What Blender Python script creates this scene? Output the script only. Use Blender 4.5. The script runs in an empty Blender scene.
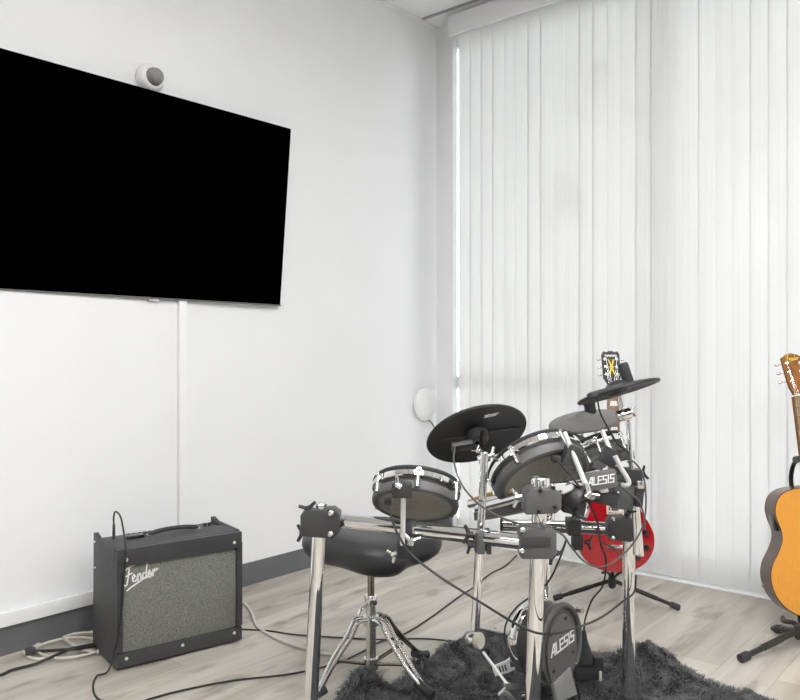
import bpy, bmesh, math, random
import numpy as np
from mathutils import Vector, Matrix, noise
random.seed(7)
S = bpy.context.scene
PI = math.pi

# ------------------------------------------------------------------ camera, world, light, exposure
H = 1.1
FOC = 780.0
CX, CY = 400.0, 352.0
CAM = Vector((2.93, 0.0, H))
R_ = Vector((0.7627, 0.6468, 0.0))       # camera right
F_ = Vector((-0.6468, 0.7627, 0.0))      # camera forward
U_ = Vector((0, 0, 1))
cd = bpy.data.cameras.new('camera'); cam = bpy.data.objects.new('camera', cd)
S.collection.objects.link(cam)
cam.location = CAM
cam.rotation_euler = (PI / 2, 0, math.atan2(0.6468, 0.7627))
cd.sensor_fit = 'HORIZONTAL'; cd.sensor_width = 36; cd.lens = 36 * FOC / 800
cd.shift_y = (CY - 350) / 800
cd.clip_start = 0.05
S.camera = cam

w = bpy.data.worlds.new('sky'); S.world = w; w.use_nodes = True
w.node_tree.nodes['Background'].inputs[0].default_value = (0.95, 0.97, 1.0, 1)
w.node_tree.nodes['Background'].inputs[1].default_value = 3.1

sd = bpy.data.lights.new('sun', 'SUN'); sun = bpy.data.objects.new('sun', sd); S.collection.objects.link(sun)
sd.energy = 7; sd.angle = 0.004; sd.color = (1, 0.96, 0.9)
sdir = Vector((-0.85, -0.52, -1.15)).normalized()
sun.rotation_euler = sdir.to_track_quat('-Z', 'Y').to_euler(); sun.location = (6, 9, 8)

S.view_settings.view_transform = 'Standard'
S.view_settings.look = 'None'
S.view_settings.gamma = 1
S.view_settings.use_curve_mapping = False
S.view_settings.exposure = 0.13

# ------------------------------------------------------------------ helpers
def P(px, py, d):
    return CAM + R_ * ((px - CX) / FOC * d) + F_ * d + U_ * ((CY - py) / FOC * d)
def FP(px, py, z=0.0):
    return P(px, py, FOC * (H - z) / (py - CY))
def dfloor(py, z=0.0): return FOC * (H - z) / (py - CY)
def on_wall(px, py, X=0.0):      # left wall plane
    r = (px - CX) / FOC
    d = (X - CAM.x) / (r * R_.x + F_.x)
    return P(px, py, d)
def on_win(px, py, Y=3.8):
    r = (px - CX) / FOC
    d = Y / (r * R_.y + F_.y)
    return P(px, py, d)

def mat(name, col, rough=0.5, metal=0.0, spec=0.5, emit=None, estr=0, noise_amt=0, noise_scale=20, bump=0, bscale=200, coat=0):
    m = bpy.data.materials.new(name); m.use_nodes = True
    nt = m.node_tree; b = nt.nodes['Principled BSDF']
    b.inputs['Base Color'].default_value = (*col, 1)
    b.inputs['Roughness'].default_value = rough
    b.inputs['Metallic'].default_value = metal
    b.inputs['Specular IOR Level'].default_value = spec
    b.inputs['Coat Weight'].default_value = coat
    if emit:
        b.inputs['Emission Color'].default_value = (*emit, 1); b.inputs['Emission Strength'].default_value = estr
    tc = nt.nodes.new('ShaderNodeTexCoord')
    if noise_amt:
        n = nt.nodes.new('ShaderNodeTexNoise'); n.inputs['Scale'].default_value = noise_scale; n.inputs['Detail'].default_value = 5
        nt.links.new(tc.outputs['Object'], n.inputs['Vector'])
        r = nt.nodes.new('ShaderNodeValToRGB')
        r.color_ramp.elements[0].position = 0.3; r.color_ramp.elements[1].position = 0.7
        r.color_ramp.elements[0].color = (*[c * (1 - noise_amt) for c in col], 1)
        r.color_ramp.elements[1].color = (*[min(1, c * (1 + noise_amt)) for c in col], 1)
        nt.links.new(n.outputs['Fac'], r.inputs['Fac']); nt.links.new(r.outputs['Color'], b.inputs['Base Color'])
    if bump:
        n = nt.nodes.new('ShaderNodeTexNoise'); n.inputs['Scale'].default_value = bscale
        nt.links.new(tc.outputs['Object'], n.inputs['Vector'])
        bp = nt.nodes.new('ShaderNodeBump'); bp.inputs['Strength'].default_value = bump; bp.inputs['Distance'].default_value = 0.002
        nt.links.new(n.outputs['Fac'], bp.inputs['Height']); nt.links.new(bp.outputs['Normal'], b.inputs['Normal'])
    return m

M = {}
M['wall'] = mat('wall_paint', (0.86, 0.87, 0.885), 0.6, noise_amt=0.01, noise_scale=3, bump=0.05)
M['wallback'] = mat('back_wall_paint', (0.84, 0.84, 0.84), 0.7, noise_amt=0.01)
M['darkreflect'] = mat('dark_reflection_wall', (0.05, 0.05, 0.052), 0.7, noise_amt=0.03)
M['ceil'] = mat('ceiling_tile', (0.90, 0.90, 0.90), 0.9, noise_amt=0.03, noise_scale=150)
M['tbar'] = mat('grid_metal', (0.35, 0.35, 0.35), 0.6)
M['white'] = mat('white_plastic', (0.88, 0.885, 0.89), 0.45, noise_amt=0.01)
M['base'] = mat('grey_vinyl_base', (0.13, 0.135, 0.14), 0.6, noise_amt=0.06, noise_scale=8)
M['chrome'] = mat('chrome', (0.83, 0.83, 0.83), 0.03, 1.0, noise_amt=0.01)
M['chrome2'] = mat('satin_chrome', (0.72, 0.72, 0.71), 0.25, 1.0, noise_amt=0.02)
M['darkchrome'] = mat('smoked_chrome', (0.30, 0.27, 0.22), 0.22, 1.0, noise_amt=0.05)
M['plastic'] = mat('black_moulded_plastic', (0.045, 0.045, 0.047), 0.42, noise_amt=0.08, bump=0.15)
M['grey'] = mat('charcoal_plastic', (0.105, 0.105, 0.101), 0.5, noise_amt=0.05, bump=0.15)
M['greyplate'] = mat('grey_face_plate', (0.13, 0.128, 0.12), 0.45, noise_amt=0.04)
M['satingrey'] = mat('satin_grey_metal', (0.30, 0.30, 0.29), 0.4, 0.2, noise_amt=.03)
M['rubber'] = mat('black_rubber', (0.03, 0.03, 0.033), 0.55, noise_amt=0.08, bump=0.1)
M['cymbal'] = mat('cymbal_rubber', (0.024, 0.024, 0.027), 0.45, noise_amt=0.06, bump=0.05)
M['mesh'] = mat('drum_underside', (0.36, 0.35, 0.30), 0.8, noise_amt=0.08, noise_scale=60)
M['vinyl'] = mat('throne_vinyl', (0.035, 0.035, 0.038), 0.42, noise_amt=0.06, bump=0.2, bscale=300)
M['cable'] = mat('black_cable', (0.018, 0.018, 0.018), 0.45, noise_amt=0.05)
M['cableg'] = mat('grey_cable', (0.10, 0.10, 0.095), 0.45, noise_amt=0.05)
M['cablew'] = mat('cream_cable', (0.62, 0.60, 0.54), 0.5, noise_amt=0.05)
M['alumin'] = mat('brushed_aluminium', (0.74, 0.74, 0.73), 0.5, 0.55, noise_amt=.03)
M['print'] = mat('white_print', (0.85, 0.85, 0.85), 0.5, noise_amt=0.01)
M['felt'] = mat('cream_felt', (0.62, 0.60, 0.50), 0.9, noise_amt=0.04)
M['red'] = mat('cherry_red_lacquer', (0.38, 0.004, 0.009), 0.12, coat=0.6, noise_amt=0.08, noise_scale=6)
M['spruce'] = mat('spruce', (0.80, 0.40, 0.10), 0.3, spec=.3, coat=0.1)
M['side'] = mat('mahogany_side', (0.10, 0.060, 0.042), 0.3, coat=0.15, noise_amt=0.25, noise_scale=9)
M['head'] = mat('headstock_wood', (0.27, 0.105, 0.026), 0.65, spec=.25, noise_amt=0.25, noise_scale=30)
M['fret'] = mat('rosewood', (0.27, 0.15, 0.065), 0.5, noise_amt=0.3, noise_scale=40)
M['blackgloss'] = mat('black_lacquer', (0.012, 0.012, 0.012), 0.15, coat=0.4, noise_amt=0.05)
M['ivory'] = mat('ivory_plastic', (0.75, 0.70, 0.52), 0.4, noise_amt=0.03)
M['gold'] = mat('gold_ink', (0.75, 0.60, 0.06), 0.4, noise_amt=0.05)
M['stand'] = mat('stand_tube', (0.035, 0.034, 0.030), 0.3, 0.4, noise_amt=0.1)
M['stick'] = mat('hickory', (0.70, 0.42, 0.12), 0.5, noise_amt=0.1)
M['tolex'] = mat('black_tolex', (0.050, 0.051, 0.053), 0.5, noise_amt=0.08, bump=0.5, bscale=500)
M['tvblack'] = mat('tv_screen', (0, 0, 0), 1.0, spec=0.0)
M['tvframe'] = mat('tv_bezel', (0.02, 0.02, 0.02), 0.35, noise_amt=0.05)
M['dome'] = mat('smoked_dome', (0.24, 0.24, 0.24), 0.1, coat=0.5, noise_amt=0.05)
M['lamp'] = mat('added_light_diffuser', (0.9, 0.9, 0.9), 0.5, emit=(1, 0.99, 0.985), estr=15.0)
M['doorm'] = mat('added_door_dark', (0.05, 0.045, 0.04), 0.4, noise_amt=0.1)
M['alu'] = mat('window_frame_paint', (0.78, 0.78, 0.78), 0.45, 0.0, noise_amt=0.03)
M['asphalt'] = mat('pale_concrete', (0.80, 0.80, 0.78), 0.9, noise_amt=0.15, noise_scale=5)
M['stucco'] = mat('stucco', (0.80, 0.79, 0.77), 0.9, noise_amt=0.05)
M['foliage'] = mat('foliage', (0.36, 0.40, 0.32), 0.8, noise_amt=0.4, noise_scale=3)
M['darkmetal'] = mat('dark_metal', (0.08, 0.08, 0.08), 0.5, noise_amt=0.05)

def grille_mat():
    m = mat('silver_grille_cloth', (0.14, 0.145, 0.125), 0.75); nt = m.node_tree; b = nt.nodes['Principled BSDF']
    tc = nt.nodes.new('ShaderNodeTexCoord'); mp = nt.nodes.new('ShaderNodeMapping')
    nt.links.new(tc.outputs['Generated'], mp.inputs['Vector'])
    ck = nt.nodes.new('ShaderNodeTexNoise'); ck.inputs['Scale'].default_value = 130; ck.inputs['Detail'].default_value = 2
    nt.links.new(mp.outputs['Vector'], ck.inputs['Vector'])
    r = nt.nodes.new('ShaderNodeValToRGB'); r.color_ramp.elements[0].position = 0.42; r.color_ramp.elements[1].position = 0.58
    r.color_ramp.elements[0].color = (0.085, 0.09, 0.078, 1); r.color_ramp.elements[1].color = (0.24, 0.245, 0.215, 1)
    nt.links.new(ck.outputs['Fac'], r.inputs['Fac']); nt.links.new(r.outputs['Color'], b.inputs['Base Color'])
    return m
M['grille'] = grille_mat()

def spruce_grain():
    nt = M['spruce'].node_tree; b = nt.nodes['Principled BSDF']
    tc = nt.nodes.new('ShaderNodeTexCoord'); mp = nt.nodes.new('ShaderNodeMapping'); mp.inputs['Scale'].default_value = (14, 14, 0.9)
    n = nt.nodes.new('ShaderNodeTexNoise'); n.inputs['Scale'].default_value = 6; n.inputs['Detail'].default_value = 4
    nt.links.new(tc.outputs['Generated'], mp.inputs['Vector']); nt.links.new(mp.outputs['Vector'], n.inputs['Vector'])
    r = nt.nodes.new('ShaderNodeValToRGB')
    r.color_ramp.elements[0].color = (0.66, 0.26, 0.030, 1); r.color_ramp.elements[1].color = (0.82, 0.39, 0.065, 1)
    nt.links.new(n.outputs['Fac'], r.inputs['Fac']); nt.links.new(r.outputs['Color'], b.inputs['Base Color'])
spruce_grain()

def floor_mat():
    m = bpy.data.materials.new('vinyl_plank'); m.use_nodes = True; nt = m.node_tree; b = nt.nodes['Principled BSDF']
    b.inputs['Roughness'].default_value = 0.38; b.inputs['Specular IOR Level'].default_value = 0.35
    L = nt.links.new; N = nt.nodes.new
    tc = N('ShaderNodeTexCoord'); mp = N('ShaderNodeMapping'); mp.inputs['Rotation'].default_value = (0, 0, PI / 2)
    L(tc.outputs['Object'], mp.inputs['Vector'])
    br = N('ShaderNodeTexBrick'); br.offset = 0.37; br.inputs['Scale'].default_value = 1.0
    br.inputs['Brick Width'].default_value = 1.22; br.inputs['Row Height'].default_value = 0.18
    br.inputs['Mortar Size'].default_value = 0.0012; br.inputs['Mortar Smooth'].default_value = 0.3
    br.inputs['Color1'].default_value = (0.45, 0.418, 0.365, 1); br.inputs['Color2'].default_value = (0.595, 0.563, 0.505, 1)
    br.inputs['Mortar'].default_value = (0.34, 0.31, 0.27, 1); br.inputs['Bias'].default_value = 0.0
    L(mp.outputs['Vector'], br.inputs['Vector'])
    m2 = N('ShaderNodeMapping'); m2.inputs['Scale'].default_value = (9, 0.9, 1); L(tc.outputs['Object'], m2.inputs['Vector'])
    n1 = N('ShaderNodeTexNoise'); n1.inputs['Scale'].default_value = 1.6; n1.inputs['Detail'].default_value = 6; n1.inputs['Distortion'].default_value = 0.6
    L(m2.outputs['Vector'], n1.inputs['Vector'])
    r1 = N('ShaderNodeValToRGB'); r1.color_ramp.elements[0].position = 0.3; r1.color_ramp.elements[1].position = 0.62
    r1.color_ramp.elements[0].color = (0.66, 0.64, 0.61, 1); r1.color_ramp.elements[1].color = (1, 1, 1, 1)
    L(n1.outputs['Fac'], r1.inputs['Fac'])
    mx = N('ShaderNodeMixRGB'); mx.blend_type = 'MULTIPLY'; mx.inputs['Fac'].default_value = 0.9
    L(br.outputs['Color'], mx.inputs['Color1']); L(r1.outputs['Color'], mx.inputs['Color2'])
    # knots
    m3 = N('ShaderNodeMapping'); m3.inputs['Scale'].default_value = (7, 2.2, 1); L(tc.outputs['Object'], m3.inputs['Vector'])
    n2 = N('ShaderNodeTexNoise'); n2.inputs['Scale'].default_value = 1.3; n2.inputs['Detail'].default_value = 3
    L(m3.outputs['Vector'], n2.inputs['Vector'])
    r2 = N('ShaderNodeValToRGB'); r2.color_ramp.elements[0].position = 0.57; r2.color_ramp.elements[1].position = 0.70
    r2.color_ramp.elements[0].color = (1, 1, 1, 1); r2.color_ramp.elements[1].color = (0.52, 0.50, 0.47, 1)
    L(n2.outputs['Fac'], r2.inputs['Fac'])
    mx2 = N('ShaderNodeMixRGB'); mx2.blend_type = 'MULTIPLY'; mx2.inputs['Fac'].default_value = 1
    L(mx.outputs['Color'], mx2.inputs['Color1']); L(r2.outputs['Color'], mx2.inputs['Color2'])
    L(mx2.outputs['Color'], b.inputs['Base Color'])
    return m
M['floor'] = floor_mat()

def vane_mat():
    m = bpy.data.materials.new('sheer_vane_fabric'); m.use_nodes = True; nt = m.node_tree
    nt.nodes.clear(); L = nt.links.new; N = nt.nodes.new
    out = N('ShaderNodeOutputMaterial')
    tc = N('ShaderNodeTexCoord'); mp = N('ShaderNodeMapping'); mp.inputs['Scale'].default_value = (1, 1, 0.004)
    L(tc.outputs['Object'], mp.inputs['Vector'])
    n = N('ShaderNodeTexNoise'); n.inputs['Scale'].default_value = 110; n.inputs['Detail'].default_value = 2; L(mp.outputs['Vector'], n.inputs['Vector'])
    r = N('ShaderNodeValToRGB'); r.color_ramp.elements[0].color = (0.76, 0.76, 0.76, 1); r.color_ramp.elements[1].color = (0.86, 0.86, 0.86, 1)
    L(n.outputs['Fac'], r.inputs['Fac'])
    df = N('ShaderNodeBsdfDiffuse'); tl = N('ShaderNodeBsdfTranslucent'); tr = N('ShaderNodeBsdfTransparent')
    L(r.outputs['Color'], df.inputs['Color']); L(r.outputs['Color'], tl.inputs['Color'])
    a = N('ShaderNodeMixShader'); a.inputs[0].default_value = 0.30; L(df.outputs[0], a.inputs[1]); L(tl.outputs[0], a.inputs[2])
    b = N('ShaderNodeMixShader'); b.inputs[0].default_value = 0.024; L(a.outputs[0], b.inputs[1]); L(tr.outputs[0], b.inputs[2])
    L(b.outputs[0], out.inputs['Surface'])
    return m
M['vane'] = vane_mat()

def glass_mat():
    m = bpy.data.materials.new('window_glass'); m.use_nodes = True; nt = m.node_tree
    nt.nodes.clear(); L = nt.links.new; N = nt.nodes.new
    out = N('ShaderNodeOutputMaterial'); tr = N('ShaderNodeBsdfTransparent'); gl = N('ShaderNodeBsdfGlossy'); gl.inputs['Roughness'].default_value = 0.02
    tr.inputs['Color'].default_value = (0.93, 0.95, 0.95, 1)
    mx = N('ShaderNodeMixShader'); fr = N('ShaderNodeFresnel'); fr.inputs['IOR'].default_value = 1.45
    L(fr.outputs[0], mx.inputs[0]); L(tr.outputs[0], mx.inputs[1]); L(gl.outputs[0], mx.inputs[2]); L(mx.outputs[0], out.inputs['Surface'])
    return m
M['glass'] = glass_mat()

def frame_from(n, hint=None):
    n = n.normalized(); h = hint or (Vector((0, 0, 1)) if abs(n.z) < 0.9 else Vector((1, 0, 0)))
    a = h.cross(n).normalized(); b = n.cross(a).normalized()
    return a, b, n

class MB:
    def __init__(s): s.bm = bmesh.new()
    def face(s, vs):
        try: return s.bm.faces.new(vs)
        except ValueError: return None
    def box(s, c, size, axes=None, bevel=0):
        ax = axes or (Vector((1, 0, 0)), Vector((0, 1, 0)), Vector((0, 0, 1)))
        t = bmesh.new(); bmesh.ops.create_cube(t, size=1)
        for v in t.verts: v.co = Vector((v.co.x * size[0], v.co.y * size[1], v.co.z * size[2]))
        if bevel: bmesh.ops.bevel(t, geom=t.edges[:], offset=bevel, segments=2, affect='EDGES', profile=0.6)
        mp = {}
        for v in t.verts: mp[v] = s.bm.verts.new(c + ax[0] * v.co.x + ax[1] * v.co.y + ax[2] * v.co.z)
        for f in t.faces: s.face([mp[v] for v in f.verts])
        t.free(); return s
    def bb(s, lo, hi, bevel=0):
        lo, hi = Vector(lo), Vector(hi)
        return s.box((lo + hi) / 2, tuple(hi - lo), None, bevel)
    def lathe(s, prof, o, axis, seg=32, a0=0, hint=None):
        # prof: list of (radius, height)
        a, b, n = frame_from(axis, hint); rings = []
        for r, h in prof:
            if r < 1e-6: rings.append([s.bm.verts.new(o + n * h)])
            else: rings.append([s.bm.verts.new(o + n * h + (a * math.cos(2 * PI * i / seg) + b * math.sin(2 * PI * i / seg)) * r) for i in range(seg)])
        for k in range(len(rings) - 1):
            A, B = rings[k], rings[k + 1]
            for i in range(seg):
                j = (i + 1) % seg
                if len(A) == 1 and len(B) == 1: break
                if len(A) == 1: s.face([A[0], B[i], B[j]])
                elif len(B) == 1: s.face([A[i], A[j], B[0]])
                else: s.face([A[i], A[j], B[j], B[i]])
        return s
    def tube(s, p0, p1, r, r2=None, seg=20, hollow=False):
        r2 = r if r2 is None else r2; L = (p1 - p0).length
        e = min(r, r2) * 0.12
        return s.lathe([(0, 0), (r - e, 0), (r, e), (r2, L - e), (r2 - e, L), (0, L)], p0, p1 - p0, seg)
    def path(s, pts, r, seg=8, sub=8, rr=None):
        pts = [Vector(p) for p in pts]
        q = []
        ext = [pts[0] * 2 - pts[1]] + pts + [pts[-1] * 2 - pts[-2]]
        for i in range(1, len(ext) - 2):
            p0, p1, p2, p3 = ext[i - 1:i + 3]
            for k in range(sub):
                t = k / sub
                q.append(0.5 * ((2 * p1) + (p2 - p0) * t + (2 * p0 - 5 * p1 + 4 * p2 - p3) * t * t + (3 * p1 - p0 - 3 * p2 + p3) * t ** 3))
        q.append(pts[-1]); rings = []; nrm = None
        for i, p in enumerate(q):
            tn = (q[min(i + 1, len(q) - 1)] - q[max(i - 1, 0)])
            if tn.length < 1e-7: tn = Vector((0, 0, 1))
            tn.normalize()
            if nrm is None: nrm = frame_from(tn)[0]
            nrm = (nrm - tn * nrm.dot(tn)); nrm = nrm.normalized() if nrm.length > 1e-5 else frame_from(tn)[0]
            bn = tn.cross(nrm); R = r if rr is None else rr(i / (len(q) - 1))
            rings.append([s.bm.verts.new(p + (nrm * math.cos(2 * PI * k / seg) + bn * math.sin(2 * PI * k / seg)) * R) for k in range(seg)])
        for A, B in zip(rings, rings[1:]):
            for i in range(seg): s.face([A[i], A[(i + 1) % seg], B[(i + 1) % seg], B[i]])
        s.face(rings[0][::-1]); s.face(rings[-1]); return s
    def prism(s, poly, o, a, b, n, h0, h1, bevel=0):
        t = bmesh.new()
        lo = [t.verts.new((x, y, h0)) for x, y in poly]; hi = [t.verts.new((x, y, h1)) for x, y in poly]
        k = len(poly)
        t.faces.new(lo[::-1]); t.faces.new(hi)
        for i in range(k): t.faces.new([lo[i], lo[(i + 1) % k], hi[(i + 1) % k], hi[i]])
        if bevel:
            es = [e for e in t.edges if abs(e.verts[0].co.z - e.verts[1].co.z) < 1e-9]
            if k < 12: es = t.edges[:]
            bmesh.ops.bevel(t, geom=es, offset=bevel, segments=2, affect='EDGES', profile=0.6)
        mp = {v: s.bm.verts.new(o + a * v.co.x + b * v.co.y + n * v.co.z) for v in t.verts}
        for f in t.faces: s.face([mp[v] for v in f.verts])
        t.free(); return s
    def stroke(s, pts, wd, o, a, b, n, h=0.0008):
        # flat ribbon of width wd along pts (2d)
        for (x0, y0), (x1, y1) in zip(pts, pts[1:]):
            dx, dy = x1 - x0, y1 - y0; l = math.hypot(dx, dy)
            if l < 1e-9: continue
            ux, uy = dx / l * wd / 2, dy / l * wd / 2
            q = [(x0 - ux + uy, y0 - uy - ux), (x1 + ux + uy, y1 + uy - ux), (x1 + ux - uy, y1 + uy + ux), (x0 - ux - uy, y0 - uy + ux)]
            s.prism(q, o, a, b, n, 0, h)
        return s
    def sphere(s, c, r, axes=None, sc=(1, 1, 1), seg=20, rings=12):
        pr = [(r * math.sin(PI * i / rings), -r * math.cos(PI * i / rings)) for i in range(rings + 1)]
        pr[0] = (0, -r); pr[-1] = (0, r)
        n0 = len(s.bm.verts)
        t = MB(); t.lathe(pr, Vector((0, 0, 0)), Vector((0, 0, 1)), seg)
        ax = axes or (Vector((1, 0, 0)), Vector((0, 1, 0)), Vector((0, 0, 1))); mp = {}
        for v in t.bm.verts: mp[v] = s.bm.verts.new(c + ax[0] * v.co.x * sc[0] + ax[1] * v.co.y * sc[1] + ax[2] * v.co.z * sc[2])
        for f in t.bm.faces: s.face([mp[v] for v in f.verts])
        t.bm.free(); return s
    def build(s, name, m, parent=None, smooth=True, ang=35, label=None):
        bm = s.bm
        bmesh.ops.recalc_face_normals(bm, faces=bm.faces[:])
        off = Vector((0, 0, 0))
        root = parent
        while root is not None and root.parent is not None: root = root.parent
        if root is not None: off = Vector(root.location)
        for v in bm.verts: v.co -= off
        if parent is None:       # put the origin at the base of the thing
            xs = [v.co for v in bm.verts]
            c = Vector(((min(v.x for v in xs) + max(v.x for v in xs)) / 2, (min(v.y for v in xs) + max(v.y for v in xs)) / 2, min(v.z for v in xs)))
            for v in bm.verts: v.co -= c
            off = c
        for e in bm.edges:
            if len(e.link_faces) == 2:
                e.smooth = e.calc_face_angle(0) < math.radians(ang)
        for f in bm.faces: f.smooth = smooth
        me = bpy.data.meshes.new(name); bm.to_mesh(me); bm.free()
        me.materials.append(m)
        o = bpy.data.objects.new(name, me); S.collection.objects.link(o)
        if parent is not None: o.parent = parent
        else: o.location = off
        if label: o['label'] = label
        return o

def tag(o, label, cat, group=None):
    o['label'] = label; o['category'] = cat
    if group: o['group'] = group
    return o
def thing(name, loc, label, cat, group=None):
    o = bpy.data.objects.new(name, None); S.collection.objects.link(o); o.location = loc
    o.empty_display_size = 0.05
    return tag(o, label, cat, group)
def struct(name, mb, m):
    o = mb.build(name, m); o['kind'] = 'structure'; return o

# ------------------------------------------------------------------ the room
XR, YB, ZC = 6.2, -3.2, 3.09
struct('floor', MB().bb((0, YB, -0.1), (XR, 3.95, 0)), M['floor'])
ceil_o = struct('ceiling', MB().bb((-0.1, YB - .1, ZC), (XR + .1, 3.95, ZC + 0.1)), M['ceil'])
struct('wall_left', MB().bb((-0.12, YB - .12, -0.1), (0, 3.95, ZC)), M['wall'])
struct('wall_right', MB().bb((XR, YB - .12, -0.1), (XR + 0.12, 3.95, ZC)), M['wallback'])
struct('wall_back', MB().bb((0, YB - 0.12, -0.1), (XR, YB, ZC)), M['darkreflect'])  # unseen wall, made dark to put dark bands in the chrome reflections
wf = MB(); wf.bb((0, 3.8, 0), (0.125, 3.845, ZC)); wf.bb((XR - 0.2, 3.8, 0), (XR, 3.95, ZC)); wf.bb((0.125, 3.8, 3.0), (XR - 0.2, 3.95, ZC))
struct('wall_window', wf, M['wall'])
struct('baseboard_left', MB().bb((0, YB, 0.0), (0.008, 3.8, 0.105)), M['base'])
struct('baseboard_window', MB().bb((0.008, 3.79, 0.0), (0.125, 3.8, 0.105)), M['base'])
d1 = MB(); d1.bb((2.0, YB, 0.0), (2.95, YB + 0.05, 2.1), 0.004); d = struct('added_door_1', d1, M['white'])  # unseen, added as a pale shape for the chrome to reflect
d1 = MB(); d1.bb((XR - .05, -1.6, 0.0), (XR, 0.4, 2.3), 0.004); d = struct('added_door_2', d1, M['doorm'])  # unseen, added as a dark shape for the chrome to reflect
k_ = 3
for lo, hi in (((XR - .06, -2.6, .0), (XR - .001, -2.05, 2.9)), ((XR - .06, 1.1, .0), (XR - .001, 1.65, 2.9)), ((XR - .06, 2.6, .0), (XR - .001, 3.1, 2.9)), ((.024, -2.7, .0), (.08, -2.1, 2.9)), ((.024, -1.2, .0), (.08, -.6, 2.9))):  # unseen dark strips, added to stripe the chrome reflections
    struct('reflection_strip_%d' % k_, MB().bb(lo, hi, .01), M['darkmetal']); k_ += 1
for px0 in (.5, 3.7, 5.1):  # unseen white strips, added as pale bands in the chrome reflections
    struct('reflection_strip_%d' % k_, MB().bb((px0, YB + .001, 0), (px0 + .5, YB + .05, 2.9), .01), M['white']); k_ += 1
# ceiling grid
g = MB()
for y in [3.64 - 0.61 * k for k in range(12)]: g.bb((0, y - 0.012, ZC - 0.004), (XR, y + 0.012, ZC))
xg = on_win(505, 3, 3.64).x
for x in [xg + 1.22 * k for k in range(-1, 5)]:
    if x > 0.05: g.bb((x - 0.012, YB, ZC - 0.005), (x + 0.012, 3.64, ZC - 0.001))
struct('reflection_strip_1', g, M['tbar'])
g = MB(); g.bb((0, YB, ZC - 0.02), (0.02, 3.8, ZC)); struct('reflection_strip_20', g, M['white'])

# window: aluminium frame, mullions, panes
xpost = on_win(664, 300).x
zmid = on_win(520, 385).z
zlow = on_win(720, 490).z
fr = MB()
fr.bb((0.050, 3.846, 0.0), (0.075, 3.90, 3.0)); fr.bb((XR - .25, 3.84, 0), (XR - .2, 3.90, 3.0))
fr.bb((0.075, 3.84, 2.95), (XR - .25, 3.90, 3.0)); fr.bb((0.075, 3.84, 0.0), (XR - .25, 3.90, 0.09))
fr.bb((xpost - 0.05, 3.835, 0.09), (xpost + 0.05, 3.905, 2.95))
fr.bb((0.075, 3.845, zmid - 0.035), (xpost - 0.05, 3.895, zmid + 0.035))
fr.bb((xpost + 1.6, 3.835, 0.09), (xpost + 1.7, 3.905, 2.95))
wfr = struct('window_1', fr, M['alu'])
pn = MB().bb((0.075, 3.868, 0.09), (xpost - 0.05, 3.872, zmid - .035)).build('lower_pane', M['glass'], wfr)
pn = MB().bb((0.075, 3.868, zmid + .035), (xpost - 0.05, 3.872, 2.95)).build('upper_pane', M['glass'], wfr)
pn = MB().bb((xpost + 0.05, 3.868, 0.09), (xpost + 1.6, 3.872, 2.95)).build('wide_pane', M['glass'], wfr)
pn = MB().bb((xpost + 1.7, 3.868, 0.09), (XR - .25, 3.872, 2.95)).build('end_pane', M['glass'], wfr)

struct('reflection_strip_2', MB().bb((0.13, 3.70, 0.0), (XR - .25, 3.835, 0.006), .001), M['white'])  # white strip added to give a bright line below the blinds
# outdoors
gr = struct('outdoor_ground', MB().bb((-14, 3.96, -0.15), (24, 40, -0.05)), M['asphalt'])
b1 = thing('building', (6, 16, -0.05), 'pale low building seen faintly through the sheer blinds', 'building')
MB().bb((-6, 14, -0.05), (7.0, 18, 2.3)).build('wall', M['stucco'], b1)
MB().bb((-6.3, 13.7, 2.3), (7.2, 18.2, 2.55)).build('roof', M['alu'], b1)
rnd = random.Random(3)
def tree(x, y, h, r, label):
    t = thing('tree', (x, y, -0.05), label, 'tree', 'trees beyond the blinds')
    MB().path([(x, y, -0.05), (x + .1, y, h * 0.4), (x - .05, y, h * 0.7)], 0.16).build('trunk', M['side'], t)
    m = MB()
    for k in range(11):
        c = Vector((x + rnd.uniform(-r, r) * .8, y + rnd.uniform(-r, r) * .6, h * 0.72 + rnd.uniform(-.35, .35) * h * .5))
        q = r * rnd.uniform(.35, .6); t0 = len(m.bm.verts)
        m.sphere(c, q, seg=12, rings=8)
        m.bm.verts.ensure_lookup_table()
        for v in m.bm.verts[t0:]:
            v.co += (v.co - c) * 0.35 * noise.noise(v.co * 1.7)
    m.build('crown', M['foliage'], t)
tree(on_win(690, 200, 12).x, 12, 5.6, .9, 'leafy tree faintly visible through the blinds just right of the window post')
tree(on_win(795, 200, 13).x, 12.2, 6.0, .8, 'leafy tree faintly visible through the blinds at the right edge above the acoustic guitar')

# sticker on the glass
sk = MB(); c = on_win(576, 203, 3.866)
sk.box(c, (0.085, 0.002, 0.24)); tag(sk.build('window_sticker', M['print']), 'white paper sticker on the window glass, faint behind the blinds', 'sticker')

# floodlight outside under the eave, on a slanted arm
fl = thing('floodlight', on_win(657, 126, 4.6), 'twin floodlight on a slanted arm outside, faint behind the upper blinds', 'lamp')
A = on_win(657, 126, 4.6); B = on_win(588, 84, 4.4)
MB().tube(A, B, 0.018).build('arm', M['darkmetal'], fl)
MB().box(on_win(599, 70, 4.4), (0.11, 0.08, 0.12), (Vector((.8, 0, .6)), Vector((0, 1, 0)), Vector((-.6, 0, .8))), 0.01).build('lamp_head', M['darkmetal'], fl)
MB().box(on_win(573, 108, 4.4), (0.09, 0.08, 0.11), (Vector((.97, 0, .2)), Vector((0, 1, 0)), Vector((-.2, 0, .97))), 0.01).build('lamp_head', M['darkmetal'], fl)
MB().path([B, on_win(580, 78, 4.4), on_win(574, 95, 4.4)], 0.012).build('bracket', M['darkmetal'], fl)
MB().tube(on_win(657, 126, 4.6), Vector((on_win(657, 126, 4.6).x + .1, 4.6, 3.4)), 0.02).build('post', M['darkmetal'], fl)

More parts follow.
